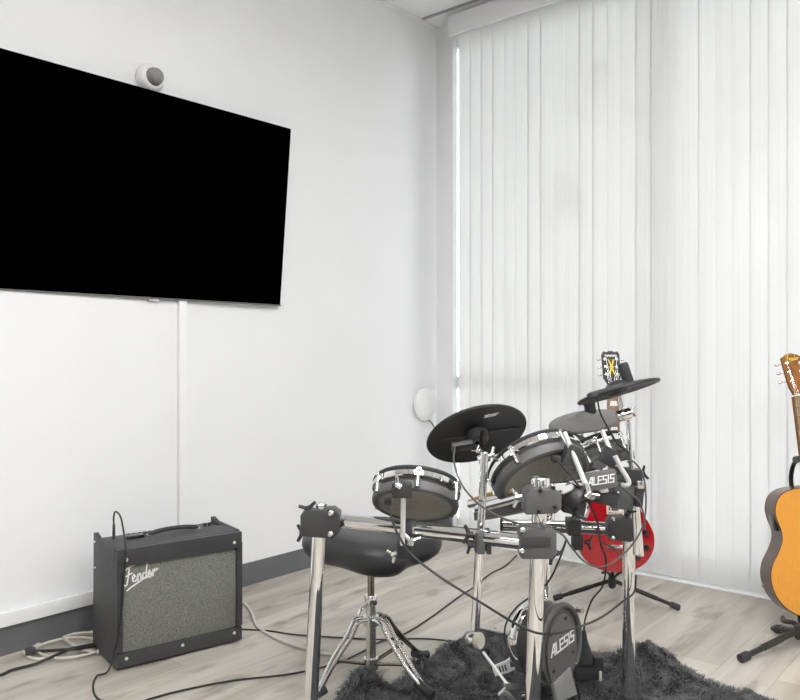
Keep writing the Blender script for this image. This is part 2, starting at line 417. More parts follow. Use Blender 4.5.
# vertical blinds
bl = thing('vertical_blind', (0.2, 3.7, 0), 'white sheer vertical blinds hanging closed across the whole window', 'blinds')
MB().bb((0.200, 3.655, 2.945), (XR - 0.05, 3.675, 3.062), 0.002).build('valance', M['white'], bl)
MB().bb((0.16, 3.70, 3.03), (XR - 0.05, 3.74, 3.07), 0.002).build('headrail', M['white'], bl)
x0v = on_win(459.5, 300, 3.72).x + 0.0405
pitch = 0.0772
nv = int((XR - 0.35 - x0v) / pitch)
vr = random.Random(11)
for i in range(nv):
    xc = x0v + i * pitch
    w2 = 0.0430
    ang = math.radians(3.5 + vr.uniform(-1, 1))
    if i in (8, 16): w2 = 0.0336
    if i in (4, 12, 19): w2 = 0.038
    a = Vector((math.cos(ang), math.sin(ang), 0)); nn = Vector((math.sin(ang), -math.cos(ang), 0))
    m = MB(); cols = []
    for k in range(7):
        u = -1 + 2 * k / 6
        p = Vector((xc, 3.72, 0)) + a * (u * w2) + nn * (0.003 * (1 - u * u))
        dz = vr.uniform(-.0, .0)
        cols.append((m.bm.verts.new((p.x, p.y, 0.020)), m.bm.verts.new((p.x, p.y, 3.03))))
    for c0, c1 in zip(cols, cols[1:]): m.face([c0[0], c1[0], c1[1], c0[1]])
    m.build('vane', M['vane'], bl, ang=80)

# unseen ceiling panels added to light the room (above and behind the camera)
k = 0
names = ['nearest the television and the window', 'nearest the right wall and the window', 'over the drum kit side of the room', 'over the middle of the room', 'near the right wall', 'behind the camera on the left', 'behind the camera in the middle', 'behind the camera on the right']
for y in (1.81, 0.59, -1.85):
    for x in ((xg + 1.83, xg + 3.05, xg + 4.27) if y < 1 else (xg + 1.83, xg + 4.27)):
        t = thing('added_ceiling_light', (x, y, ZC - 0.03), 'unseen ceiling light panel added to light the room, ' + names[k], 'ceiling light', 'added ceiling light panels')
        fm = MB()
        for sx in (-1, 1): fm.bb((x + sx * .59 - .02, y - .305, ZC - 0.03), (x + sx * .59 + .02, y + .305, ZC - .006))
        for sy in (-1, 1): fm.bb((x - .57, y + sy * .29 - .015, ZC - 0.03), (x + .57, y + sy * .29 + .015, ZC - .006))
        fm.build('frame', M['white'], t)
        MB().bb((x - .57, y - .275, ZC - 0.024), (x + .57, y + .275, ZC - .008)).build('diffuser', M['lamp'], t)
        k += 1

# ------------------------------------------------------------------ television
def plane_pt(px, py, Y):
    r = (px - CX) / FOC; dd = None
    # point with room Y given
    dd = Y / (r * R_.y + F_.y); return P(px, py, dd)
Yt = 2.52
br_ = plane_pt(280, 306, Yt); tr_ = plane_pt(291, 128.5, Yt)
tdir = Vector((0.022, 1, 0)).normalized()            # along the set, towards the window
upv = (tr_ - br_); hgt = upv.length; upv.normalize()
tv = thing('television', (0.0, Yt - .75, br_.z), 'large black flat screen television mounted high on the left wall', 'television')
nrm = tdir.cross(upv).normalized()
if nrm.x < 0: nrm = -nrm
W = hgt / 0.572
c = br_ - tdir * (W / 2) + upv * (hgt / 2)
MB().box(c - nrm * 0.02, (W, hgt, 0.035), (tdir, upv, nrm), 0.004).build('housing', M['tvframe'], tv)
MB().box(c + nrm * 0.001, (W - .006, hgt - .008, 0.006), (tdir, upv, nrm)).build('screen', M['tvblack'], tv)
bzm = MB().box(c - upv * (hgt / 2 - .003) + nrm * 0.003, (W, 0.007, 0.008), (tdir, upv, nrm)); bzm.build('lower_bezel', M['greyplate'], tv)
MB().box(c - upv * (hgt / 2 + .006) + tdir * 0.06 + nrm * 0.0, (0.05, 0.012, 0.012), (tdir, upv, nrm), .002).build('sensor', M['chrome2'], tv)
MB().bb((0.0, c.y - .25, c.z - .2), (c.x - .05, c.y + .25, c.z + .2), .004).build('wall_mount', M['plastic'], tv)

# dome camera on the wall
cc = on_wall(147.5, 79.5, 0.0)
sc = thing('security_camera', (0, cc.y, cc.z - .05), 'white dome security camera with smoked lens above the television', 'camera')
MB().lathe([(0, 0), (.055, 0), (.060, .012), (.060, .03), (.052, .046), (.044, .052), (.0, .052)], Vector((0, cc.y, cc.z)), Vector((1, 0, 0)), 36).build('housing', M['white'], sc)
MB().lathe([(.038, .05), (.037, .06), (.031, .076), (.02, .088), (.009, .0935), (0, .095)], Vector((0, cc.y, cc.z)), Vector((1, 0, 0)), 30).build('dome', M['dome'], sc)
# round white device near the corner
cc = on_wall(423, 404.5)
wp = thing('wireless_access_point', (0, cc.y, cc.z - .1), 'round white wireless access point on the left wall near the corner', 'access point')
MB().lathe([(0, 0), (.085, 0), (.10, .008), (.098, .02), (.085, .030), (.05, .036), (0, .038)], Vector((0, cc.y, cc.z)), Vector((1, 0, 0)), 40).build('housing', M['white'], wp)
MB().path([on_wall(424, 420, .006), on_wall(430, 421, .006), on_wall(434, 427, .005), on_wall(437.5, 440, .005)], .003).build('cord', M['cableg'], wp)
# cable raceway : L down from the television then along the wall
ct = on_wall(181, 300); cl = on_wall(181, 520)
rw = thing('cable_raceway', (0.002, ct.y, 0.12), 'white plastic cable raceway running down the wall below the television', 'raceway')
MB().bb((0.0015, ct.y - .02, 0.20), (0.018, ct.y + .02, ct.z + .05), .003).build('vertical_channel', M['white'], rw)
MB().bb((0.0015, YB + .1, 0.106), (0.022, ct.y + .02, 0.158), .003).build('horizontal_channel', M['white'], rw)

# ------------------------------------------------------------------ lettering
ALE = {'A': ([[(0, 0), (.38, 1), (.55, 1), (.55, 0)], [(.12, .32), (.55, .32)]], .74),
       'L': ([[(.05, 1), (.05, 0), (.5, 0)]], .62),
       'E': ([[(.55, 1), (.05, 1), (.05, 0), (.52, 0)], [(.05, .5), (.48, .5)]], .70),
       'S': ([[(.55, 1), (.05, 1), (.05, .5), (.52, .5), (.52, 0), (0, 0)]], .70),
       'I': ([[(.10, 0), (.10, 1)]], .36)}
def alesis(parent, o, a, b, n, width, name='logo', m='print'):
    mb = MB(); x = 0; tot = sum(ALE[ch][1] for ch in 'ALESIS'); s = width / tot; hgt_ = s * 1.05
    for ch in 'ALESIS':
        for st in ALE[ch][0]:
            mb.stroke([((x + px) * s + py * hgt_ * 0.18 - width / 2, py * hgt_ - hgt_ / 2) for px, py in st], s * 0.17, o, a, b, n)
        x += ALE[ch][1]
    return mb.build(name, M[m], parent, label='white block lettering')
FEN = [[(.02, .62), (.10, .80), (.28, .92), (.62, .98)], [(.34, .92), (.24, .5), (.12, .08), (.02, .02), (-.04, .12)], [(.14, .5), (.42, .58)],
       [(.42, .22), (.58, .38), (.52, .48), (.42, .36), (.44, .16), (.54, .12), (.66, .24)],
       [(.66, .24), (.72, .44), (.68, .12)], [(.70, .30), (.82, .46), (.86, .36), (.84, .14), (.94, .18)],
       [(1.12, .40), (1.0, .42), (.94, .24), (1.0, .12), (1.10, .22)], [(1.28, .95), (1.16, .5), (1.10, .14), (1.18, .14)],
       [(1.22, .24), (1.36, .38), (1.32, .48), (1.24, .38), (1.24, .16), (1.34, .12), (1.44, .24)],
       [(1.44, .24), (1.50, .44), (1.48, .14)], [(1.50, .34), (1.58, .46), (1.66, .42), (1.70, .46)],
       [(.10, -.22), (.3, -.12), (1.76, .42)]]
def fender(parent, o, a, b, n, width, m='print', wd=.05):
    mb = MB(); s = width / 1.75
    for st in FEN: mb.stroke([((x - .85) * s, (y - .3) * s) for x, y in st], wd * s * 1.9, o, a, b, n, .0015)
    return mb.build('logo', M[m], parent, label='script lettering')

# ------------------------------------------------------------------ guitar amplifier
BL = FP(114.8, 671); BR = FP(240.5, 640)
ax = (BR - BL); ax.z = 0; ax.normalize()
ay = Vector((-ax.y, ax.x, 0))                 # away from the viewer
if ay.dot(F_) < 0: ay = -ay
az = Vector((0, 0, 1)); AX = (ax, ay, az)
AW, AD, AH = 0.475, 0.255, 0.425
o = Vector(BL)
def A_(x, y, z): return o + ax * x + ay * y + az * z
amp = thing('guitar_amplifier', o + ax * AW / 2 + ay * AD / 2, 'black combo guitar amplifier with silver grille cloth on the floor below the television', 'amplifier')
f0 = 0.007
t_ = 0.014
cab = MB()
sidep = [(0.012, 0), (AD, 0), (AD, AH + .006), (AD - .02, AH + .006), (AD - .05, AH - .012), (0.03, AH - .012), (0.012, AH - .03)]
sidep = [(0.0, 0), (AD, 0), (AD, AH), (AD - .02, AH + .004), (0.012, AH - .012), (0, AH - .03)]
# side panels rise slightly above the top at the back
for x in (0, AW - t_):
    m2 = cab.prism([(y, z) for y, z in [(0, 0), (AD, 0), (AD - .01, AH), (AD - .03, AH + .003), (AD - .06, AH - .012), (0.012, AH - .012), (0, AH - .025)]], A_(x, 0, f0), ay, az, ax, 0, t_, .003)
cab.box(A_(AW / 2, AD / 2, f0 + .007), (AW - .02, AD, .014), AX)
cab.box(A_(AW / 2, AD * .30, f0 + AH - .022), (AW - 2 * t_, AD * .56, .016), AX)
cab.box(A_(AW / 2, AD - .01, f0 + AH * .45), (AW - .02, .012, AH * .86), AX)
cab.build('cabinet', M['tolex'], amp)
ff = MB()
ff.box(A_(AW / 2, -.004, f0 + AH - .045), (AW - .004, .022, .060), AX, .004)
ff.box(A_(AW / 2, -.004, f0 + .025), (AW - .004, .022, .050), AX, .004)
ff.box(A_(.012, -.004, f0 + AH / 2), (.022, .022, AH - .11), AX, .002)
ff.box(A_(AW - .012, -.004, f0 + AH / 2), (.022, .022, AH - .11), AX, .002)
ff.build('front_frame', M['plastic'], amp)
MB().box(A_(AW / 2, .004, f0 + .047 + (AH - .12) / 2), (AW - .044, .012, AH - .118), AX, .002).build('grille_cloth', M['grille'], amp, label='silver grey woven grille cloth')
for (x, z) in ((.035, .032), (AW / 2, .032), (AW - .035, .032), (.035, AH - .052), (AW - .035, AH - .052)):
    MB().lathe([(0, -.003), (.005, -.003), (.0062, 0), (.005, .003), (0, .004)], A_(x, -.0155, f0 + z), -ay, 14).build('screw', M['felt'], amp)
cp = MB(); cp.box(A_(AW / 2, AD * .76, f0 + AH - .030), (AW - 2 * t_, AD * .40, .014), AX); cp.build('control_panel', M['plastic'], amp)
for i in range(7):
    MB().lathe([(0, 0), (.008, 0), (.007, .014), (.0, .015)], A_(.11 + i * .02 + (.2 if i > 4 else 0), AD * .72, f0 + AH - .023), az, 14).build('knob', M['rubber'], amp)
MB().box(A_(.115, AD * .52, f0 + AH - .009), (.062, .03, .012), AX, .003).build('display', M['blackgloss'], amp)
hd = MB(); hp = [A_(.165, AD * .5, f0 + AH - .012), A_(.18, AD * .5, f0 + AH - .004), A_(.22, AD * .5, f0 + AH + .002), A_(.29, AD * .5, f0 + AH + .002), A_(.34, AD * .5, f0 + AH - .004), A_(.355, AD * .5, f0 + AH - .012)]
hd.path(hp, .008, seg=10); hd.build('handle', M['rubber'], amp)
MB().box(A_(.168, AD * .5, f0 + AH - .012), (.022, .026, .006), AX, .002).build('handle_bracket', M['chrome'], amp)
MB().box(A_(.352, AD * .5, f0 + AH - .012), (.022, .026, .006), AX, .002).build('handle_bracket', M['chrome'], amp)
for x, y in ((.04, .03), (AW - .04, .03), (.04, AD - .03), (AW - .04, AD - .03)):
    MB().lathe([(0, 0), (.013, 0), (.015, .010), (.015, f0 + .002), (0, f0 + .002)], A_(x, y, 0), az, 16).build('foot', M['rubber'], amp)
for z in (.30, .395): MB().lathe([(0, 0), (.005, 0), (.004, .003), (0, .004)], A_(-.0, AD - .03, f0 + z), -ax, 10).build('side_screw', M['chrome'], amp)
fender(amp, A_(.089, -.002, f0 + AH - .120) , (ax * math.cos(.12) + az * math.sin(.12)), (az * math.cos(.12) - ax * math.sin(.12)), -ay, 0.120, wd=.036)
# instrument cord on the amplifier
ic = thing('instrument_cable', A_(-.03, .05, 0), 'black instrument cable looping over the top left of the amplifier', 'cable')
top = A_(.055, AD * .72, f0 + AH - .02)
MB().tube(top, top + az * .055, .006, .0045, 14).build('plug', M['plastic'], ic)
MB().path([top + az * .05, top + az * .085, top + az * .105 - ay * .025, top + az * .085 - ay * .085 , A_(.03, -.022, f0 + AH - .02), A_(.022, -.024, f0 + AH * .72), A_(.016, -.026, f0 + .22), A_(.0, -.024, .11), A_(-.03, -.03, .02), FP(97, 676, .004), FP(93, 688, .004), FP(100, 700, .004), FP(125, 703, .004)], .0032).build('cord', M['cable'], ic)

def cable(name, pts, r, m, label, plug=None, cat='cable'):
    o = MB().path(pts, r, seg=8).build(name, M[m]); return tag(o, label, cat)
cable('power_cable', [FP(140, 702, .005), FP(175, 692, .005), FP(230, 681, .005), FP(290, 674, .005), FP(334, 664, .005), FP(360, 653, .005), FP(380, 642, .007), FP(404, 634, .005), FP(430, 618, .005), FP(460, 596, .005), FP(474, 587, .005), FP(490, 574, .005), FP(505, 566, .005), FP(517, 555, .005)], .0035, 'cable', 'black cable on the floor running from the frame bottom under the drum throne')
cable('power_cable', [FP(238, 629, .004), FP(270, 631, .004), FP(300, 635, .004), FP(380, 639.5, .004), FP(420, 638.5, .004), FP(452, 641, .006)], .0032, 'cable', 'thin black cable lying straight between the amplifier and the rug')
cable('extension_cord', [FP(236, 603, .006), FP(245, 604, .006), FP(252, 614, .006), FP(256, 625, .006), FP(268, 634, .006), FP(290, 644, .006), FP(318, 652, .006), FP(345, 655, .006)], .006, 'cablew', 'cream power cord coming out right of the amplifier', cat='cord')
cable('extension_cord', [FP(100, 646, .006), FP(78, 646, .006), FP(60, 654, .006), FP(38, 659, .006), FP(26, 655, .006), FP(34, 647, .006), FP(50, 638, .006), FP(70, 634, .007), FP(100, 634, .007)], .006, 'cablew', 'cream coiled power cord on the floor left of the amplifier', cat='cord')
cable('extension_cord', [FP(98, 652, .018), FP(80, 649, .018), FP(68, 641, .018), FP(64, 637, .018), FP(80, 633, .018), FP(104, 632, .018)], .005, 'cablew', 'small cream cord loop stacked over the coiled cord left of the amplifier', cat='cord')
cable('extension_cord', [FP(100, 650, .016), FP(84, 655, .016), FP(62, 658, .016), FP(44, 655, .016), FP(36, 648, .016), FP(52, 641, .016), FP(78, 637, .016), FP(100, 640, .016)], .0045, 'cablew', 'thin cream cord loop lying nearest the camera among the coils left of the amplifier', cat='cord')
cable('power_cable', [FP(-25, 679, .006), FP(0, 675, .006), FP(12, 670, .006), FP(35, 664, .010), FP(52, 657, .020), FP(70, 649, .024), FP(100, 643, .012)], .0055, 'cable', 'black cable crossing the cream cords left of the amplifier')
pc = thing('power_lead', FP(40, 651, 0), 'black power cord with a square plug beside the cream cords left of the amplifier', 'cord')
MB().box(FP(30, 651, .022), (.035, .026, .022), (ax, ay, az), .004).build('plug', M['plastic'], pc)
MB().box(FP(25.5, 652, .022), (.016, .018, .010), (ax, ay, az), .001).build('prong_cover', M['felt'], pc)
MB().path([FP(33, 651, .022), FP(45, 651, .02), FP(60, 650, .028), FP(75, 649, .03), FP(100, 645, .02)], .006).build('cord', M['cable'], pc)

# ------------------------------------------------------------------ shaggy rug
rug_pix = [(300, 742), (322, 716), (340, 696), (352, 684), (366, 682), (390, 690), (405, 682), (410, 668), (425, 663), (445, 648), (475, 634), (500, 636), (520, 642), (548, 648), (600, 660), (625, 664), (640, 658), (655, 660), (672, 668), (700, 683), (725, 692), (760, 698), (788, 712), (840, 742), (880, 820), (900, 1000), (820, 1300), (620, 1500), (420, 1500), (300, 1250), (260, 900)]  # unseen front part stretched toward the camera to darken the chrome reflections
rug_pts = [FP(x, y, 0) for x, y in rug_pix]
def inside(x, y, poly):
    c = False; n = len(poly); j = n - 1
    for i in range(n):
        if ((poly[i].y > y) != (poly[j].y > y)) and (x < (poly[j].x - poly[i].x) * (y - poly[i].y) / (poly[j].y - poly[i].y) + poly[i].x): c = not c
        j = i
    return c
def edge_dist(x, y, poly):
    best = 9; n = len(poly)
    for i in range(n):
        a, b = poly[i], poly[(i + 1) % n]; dx, dy = b.x - a.x, b.y - a.y
        t = max(0, min(1, ((x - a.x) * dx + (y - a.y) * dy) / (dx * dx + dy * dy)))
        best = min(best, math.hypot(a.x + t * dx - x, a.y + t * dy - y))
    return best
bumps = [(FP(640, 668, 0), .10, .045), (FP(660, 676), .12, .03), (FP(418, 672, 0), .05, .03), (FP(362, 690, 0), .07, .04), (FP(585, 690), .2, .0)]
def rug_h(x, y):
    h = 0.014 + 0.010 * noise.noise(Vector((x * 5, y * 5, 0)))
    for c, r, a in bumps: h += a * math.exp(-((x - c.x) ** 2 + (y - c.y) ** 2) / (r * r))
    return max(h, 0.008)
rug = thing('shag_rug', FP(540, 740, 0), 'charcoal shaggy fur rug spread under the drum kit', 'rug')
xs = [p.x for p in rug_pts]; ys = [p.y for p in rug_pts]
st = 0.022; bm = MB(); gx = {}
nx = int((max(xs) - min(xs)) / st) + 2; ny = int((max(ys) - min(ys)) / st) + 2
def gv(i, j):
    if (i, j) not in gx:
        x, y = min(xs) + i * st, min(ys) + j * st
        e = edge_dist(x, y, rug_pts) if inside(x, y, rug_pts) else 0
        gx[(i, j)] = bm.bm.verts.new((x, y, 0.004 + rug_h(x, y) * min(1, e / .03)))
    return gx[(i, j)]
for i in range(nx):
    for j in range(ny):
        if inside(min(xs) + (i + .5) * st, min(ys) + (j + .5) * st, rug_pts): bm.face([gv(i, j), gv(i + 1, j), gv(i + 1, j + 1), gv(i, j + 1)])
M['rugbase'] = mat('rug_backing', (0.022, 0.023, 0.025), 0.95, noise_amt=0.1)
def fur_mat():
    m = mat('charcoal_fur', (0.05, 0.051, 0.055), 0.6, spec=0.35); nt = m.node_tree; b = nt.nodes['Principled BSDF']
    tc = nt.nodes.new('ShaderNodeTexCoord'); n = nt.nodes.new('ShaderNodeTexNoise'); n.inputs['Scale'].default_value = 24; n.inputs['Detail'].default_value = 6
    nt.links.new(tc.outputs['Object'], n.inputs['Vector'])
    r = nt.nodes.new('ShaderNodeValToRGB'); r.color_ramp.elements[0].position = .3; r.color_ramp.elements[1].position = .7
    r.color_ramp.elements[0].color = (0.045, 0.047, 0.052, 1); r.color_ramp.elements[1].color = (0.165, 0.168, 0.175, 1)
    nt.links.new(n.outputs['Fac'], r.inputs['Fac']); nt.links.new(r.outputs['Color'], b.inputs['Base Color']); return m
M['fur'] = fur_mat()
bm.build('backing', M['rugbase'], rug)
rg = random.Random(5); V = []; Fc = []; cnt = 0
rl = rug.location
target = 46000
while cnt < target:
    x = rg.uniform(min(xs), max(xs)); y = rg.uniform(min(ys), max(ys))
    if not inside(x, y, rug_pts): continue
    q = Vector((x, y, 0)) - Vector((CAM.x, CAM.y, 0)); dd = q.dot(F_)
    if dd < 1.95 and rg.random() < .9: continue        # out of the frame: thinner
    z0 = 0.004 + rug_h(x, y) * min(1, edge_dist(x, y, rug_pts) / .03) - .004
    th = 2 * PI * noise.noise(Vector((x * 7, y * 7, 3))) * 1.6 + rg.gauss(0, .5)
    ln = rg.uniform(.022, .042); lean = rg.uniform(.5, 1.05)
    dx, dy = math.cos(th), math.sin(th); wv = rg.uniform(.0009, .0016)
    px_, py_ = -dy * wv, dx * wv
    b0 = (x, y, z0); m1 = (x + dx * ln * .35 * lean, y + dy * ln * .35 * lean, z0 + ln * .45); e1 = (x + dx * ln * lean, y + dy * ln * lean, z0 + ln * (.75 - .4 * lean))
    k0 = len(V)
    for (a_, b_, c_), s_ in ((b0, 1), (m1, .9)):
        V.append((a_ - px_ * s_ - rl.x, b_ - py_ * s_ - rl.y, c_)); V.append((a_ + px_ * s_ - rl.x, b_ + py_ * s_ - rl.y, c_))
    V.append((e1[0] - rl.x, e1[1] - rl.y, max(e1[2], .002)))
    Fc.append((k0, k0 + 1, k0 + 3, k0 + 2)); Fc.append((k0 + 2, k0 + 3, k0 + 4)); cnt += 1
me = bpy.data.meshes.new('fur_pile'); me.from_pydata(V, [], Fc); me.materials.append(M['fur'])
fo = bpy.data.objects.new('fur_pile', me); S.collection.objects.link(fo); fo.parent = rug; fo['kind'] = 'stuff'

# ------------------------------------------------------------------ drum throne
TD = 2.56
tb = P(371, 352, TD); tb.z = 0
th = thing('drum_throne', tb, 'black padded drum throne on a chrome tripod behind the snare pad', 'stool')
R0, F0 = R_, F_
tb = th.location.copy()
def T_(x, y, z): return tb + R_ * x + F_ * y + U_ * z
# saddle seat : rounded outline with two thigh lobes toward drummer's front (right and near side)
seat = MB(); out = []
rings = []
N = 64
def seat_r(a):
    # a = angle, 0 = screen right ; -pi/2 = towards the camera
    rr_ = 0.215
    rr_ *= 1 + 0.05 * math.cos(2 * a)
    for c_, w_, k_ in ((-1.42, .42, .17), (-.12, .40, .035), (-.74, .30, -.14), (-2.2, .35, -.08)):      # thigh lobes and the notch between them
        d_ = (a - c_ + PI) % (2 * PI) - PI
        rr_ *= 1 + k_ * math.exp(-(d_ / w_) ** 2)
    return rr_
prof = [(0.0, .0), (.60, .0), (.86, .008), (.96, .026), (1.0, .048), (.99, .070), (.93, .090), (.80, .101), (.5, .100), (0, .094)]
zb = 0.425
bmv = seat.bm
for s_, h_ in prof:
    if s_ == 0: rings.append([bmv.verts.new(T_(0, 0, zb + h_))]); continue
    ring = []
    for i in range(N):
        a = 2 * PI * i / N; r_ = seat_r(a) * s_
        # lobe on the near right hangs lower
        lob = -0.020 * math.exp(-(((a + 1.15 + PI) % (2 * PI) - PI) / .6) ** 2) * s_
        ring.append(bmv.verts.new(T_(r_ * math.cos(a), r_ * math.sin(a), zb + h_ + lob)))
    rings.append(ring)
for A, B in zip(rings, rings[1:]):
    for i in range(N):
        j = (i + 1) % N
        if len(A) == 1: seat.face([A[0], B[i], B[j]])
        elif len(B) == 1: seat.face([A[i], A[j], B[0]])
        else: seat.face([A[i], A[j], B[j], B[i]])
so = seat.build('seat', M['vinyl'], th, ang=60)
MB().lathe([(0, 0), (.05, 0), (.055, .01), (.05, .02), (0, .02)], T_(0, 0, zb - .018), U_, 24).build('seat_bracket', M['plastic'], th)
MB().tube(T_(0, 0, .22), T_(0, 0, zb - .015), .0115, seg=20).build('inner_post', M['darkchrome'], th)
MB().tube(T_(0, 0, .045), T_(0, 0, .285), .0165, seg=24).build('outer_post', M['chrome2'], th)
MB().lathe([(.0, 0), (.02, 0), (.022, .004), (.022, .028), (.02, .032), (0, .032)], T_(0, 0, .272), U_, 20).build('height_collar', M['chrome'], th)
MB().path([T_(-.015, -.02, .275), T_(-.03, -.03, .265), T_(-.04, -.034, .25)], .005).build('wing_nut', M['chrome'], th)
hub1 = MB().lathe([(.0, 0), (.026, 0), (.026, .03), (0, .03)], T_(0, 0, .205), U_, 20).build('upper_hub', M['chrome2'], th)
hub2 = MB().lathe([(.0, 0), (.024, 0), (.024, .035), (0, .035)], T_(0, 0, .062), U_, 20).build('lower_hub', M['chrome2'], th)
fl_ = FP(317, 701, 0); fr_ = FP(424, 703, .015); fb_ = FP(420, 667, .01)
for k, ft in enumerate((fl_, fr_, fb_)):
    ft = Vector(ft); dv = ft - tb; dv.z = 0; L_ = dv.length; dv.normalize(); sd_ = Vector((-dv.y, dv.x, 0))
    lg = MB()
    zf = .045 if k else .02
    for s_ in (-.012, .012):
        lg.path([tb + dv * .02 + sd_ * s_ + U_ * .228, tb + dv * .055 + sd_ * s_ * 1.2 + U_ * .224, tb + dv * L_ * .42 + sd_ * s_ * 1.2 + U_ * .180, tb + dv * L_ * .70 + sd_ * s_ + U_ * .115, ft + sd_ * s_ * .4 + U_ * zf], .0062, seg=8)
    leg = lg.build('leg', M['chrome2' if k < 2 else 'darkchrome'], th)
    MB().path([ft - dv * .03 + U_ * (zf + .012), ft + dv * .01 + U_ * max(zf - .005, .018), ft + dv * .035 + U_ * max(zf - .01, .016)], .014, seg=12).build('rubber_foot', M['rubber'], leg)
    bp_ = tb + dv * L_ * .62 + U_ * .112
    MB().path([tb + dv * .015 + U_ * .08, (tb + dv * .015 + U_ * .08 + bp_) / 2, bp_], .0065, seg=8, sub=3).build('brace', M['darkchrome'], th)

# ------------------------------------------------------------------ electronic drum kit
kb = P(540, 352, 2.1); kb.z = 0
kit = thing('electronic_drum_kit', kb, 'electronic drum kit with chrome rack, mesh pads and black rubber cymbals standing on the rug', 'drum kit')
TR = 0.019
def post(px0, py0, px1, py1, d, r=TR, ztop=None, name='post'):
    a = P(px0, py0, d); b = P(px1, py1, d); dv = (b - a).normalized()
    t = (0.03 - a.z) / dv.z; b = a + dv * t
    return MB().tube(b, a, r, seg=32).build(name, M['chrome'], kit)
p1 = post(320.5, 503, 311, 700, 2.1)
p2 = post(540.5, 479, 532.5, 700, 1.9)
p3 = post(629, 470, 628.5, 700, 2.36)
p4 = post(550, 500, 541, 700, 2.45, .017)
for px, py, d in ((311, 700, 2.1), (532.5, 700, 1.9), (628.5, 700, 2.36), (541, 700, 2.45)):
    pass
def foot(pobj, px0, py0, px1, py1, d):
    a = P(px0, py0, d); b = P(px1, py1, d); dv = (b - a).normalized(); t = (0.03 - a.z) / dv.z; c = a + dv * t
    MB().lathe([(0, -.024), (.024, -.024), (.026, -.015), (.024, .02), (.0195, .03), (0, .03)], c, U_, 20).build('rubber_foot', M['rubber'], pobj)
foot(p1, 320.5, 503, 311, 700, 2.1); foot(p2, 540.5, 479, 532.5, 700, 1.9); foot(p3, 629, 470, 628.5, 700, 2.36); foot(p4, 550, 500, 541, 700, 2.45)
# crossbars
barA0, barA1 = P(328, 519, 2.10), P(532, 543, 1.88)
MB().tube(barA0, barA1, TR, seg=32).build('crossbar', M['chrome'], kit)
bB0, bB1 = P(502, 524.5, 2.42), P(622, 529, 2.37)
MB().tube(bB0, bB1, TR, seg=32).build('crossbar', M['chrome'], kit)
MB().tube(bB0 - (bB1 - bB0).normalized() * .006, bB0 + (bB1 - bB0).normalized() * .004, .020, seg=28).build('end_cap', M['rubber'], kit)
bC0, bC1 = P(478, 509, 2.35), P(535, 494, 1.98)
MB().tube(bC0, bC1, .013, seg=24).build('crossbar', M['chrome'], kit)
bD0, bD1 = P(548, 489, 1.95), P(628, 478, 2.36)
MB().tube(bD0, bD1, .016, seg=24).build('crossbar', M['chrome'], kit)

VN = -F_
def block(px, py, d, wpx, hpx, dep, roll=0, yaw=0, name='clamp', m='grey', bevel=.004, parent=None, label=None):
    """moulded block : w and h in pixels at distance d"""
    cr, sr = math.cos(math.radians(roll)), math.sin(math.radians(roll))
    a0 = R_ * math.cos(math.radians(yaw)) + F_ * math.sin(math.radians(yaw)); n0 = F_ * math.cos(math.radians(yaw)) - R_ * math.sin(math.radians(yaw))
    a = a0 * cr + U_ * sr; b = U_ * cr - a0 * sr
    return MB().box(P(px, py, d), (wpx * d / FOC, dep, hpx * d / FOC), (a, n0, b), bevel).build(name, M[m], parent or kit, label=label)
def bolt(px, py, d, parent, r=.0065, m='chrome2'):
    MB().lathe([(0, 0), (r, 0), (r * .95, .004), (r * .5, .006), (r * .45, .003), (0, .003)], P(px, py, d), VN, 16).build('bolt', M[m], parent)
def wing(px, py, d, dirx, diry, parent, s=1.0, m='rubber', n=None, name='wing_nut'):
    """two lobed wing nut whose axis points along (dirx, diry) on the picture"""
    ax_ = (R_ * dirx + U_ * diry).normalized(); up = (R_ * -diry + U_ * dirx) if n is None else n
    sd = ax_.cross(up).normalized(); p = P(px, py, d); mb = MB()
    mb.lathe([(0, 0), (.008 * s, 0), (.007 * s, .016 * s), (0, .018 * s)], p, ax_, 14)
    for q in (-1, 1):
        mb.path([p + ax_ * .009 * s, p + ax_ * .016 * s + up * q * .012 * s, p + ax_ * .022 * s + up * q * .022 * s], .005 * s, seg=8, rr=lambda t: .0055 * s * (1 - .25 * t))
    return mb.build(name, M[m], parent)
# corner clamp of the left post
c1 = MB()
c1.prism([(-.048, -.034), (.034, -.040), (.052, -.022), (.054, .024), (.036, .038), (-.040, .034), (-.052, .022), (-.052, -.020)], P(321, 521.5, 2.08), R_, U_, -F_, -.030, .030, .005)
c1 = c1.build('clamp', M['plastic'], kit)
bolt(331, 513, 2.045, c1, .008); bolt(330.5, 534, 2.045, c1, .008)
MB().lathe([(0, 0), (.0205, 0), (.0205, .012), (.018, .016), (0, .016)], P(320.5, 509, 2.1), U_, 28).build('post_cap', M['chrome'], kit)
wing(309, 512, 2.06, -.25, 1, c1, 1.0); wing(306, 533, 2.06, -1, 0, c1, 1.0)
# lower clamp of the centre post
c2 = MB(); c2.prism([(-.040, -.034), (.034, -.034), (.044, -.020), (.044, .030), (.036, .037), (-.036, .037), (-.042, .030)], P(536, 542, 1.87), R_, U_, -F_, -.031, .031, .005)
c2 = c2.build('clamp', M['grey'], kit)
bolt(522.5, 530, 1.835, c2, .007); bolt(521.5, 551, 1.835, c2, .007)
wing(550, 534, 1.86, -.1, 1, c2, .9); wing(550, 553, 1.86, .7, -.7, c2, .9)
MB().box(P(536, 542, 1.836), (.07, .004, .022), (R_, F_, U_), .001).build('band', M['plastic'], c2)
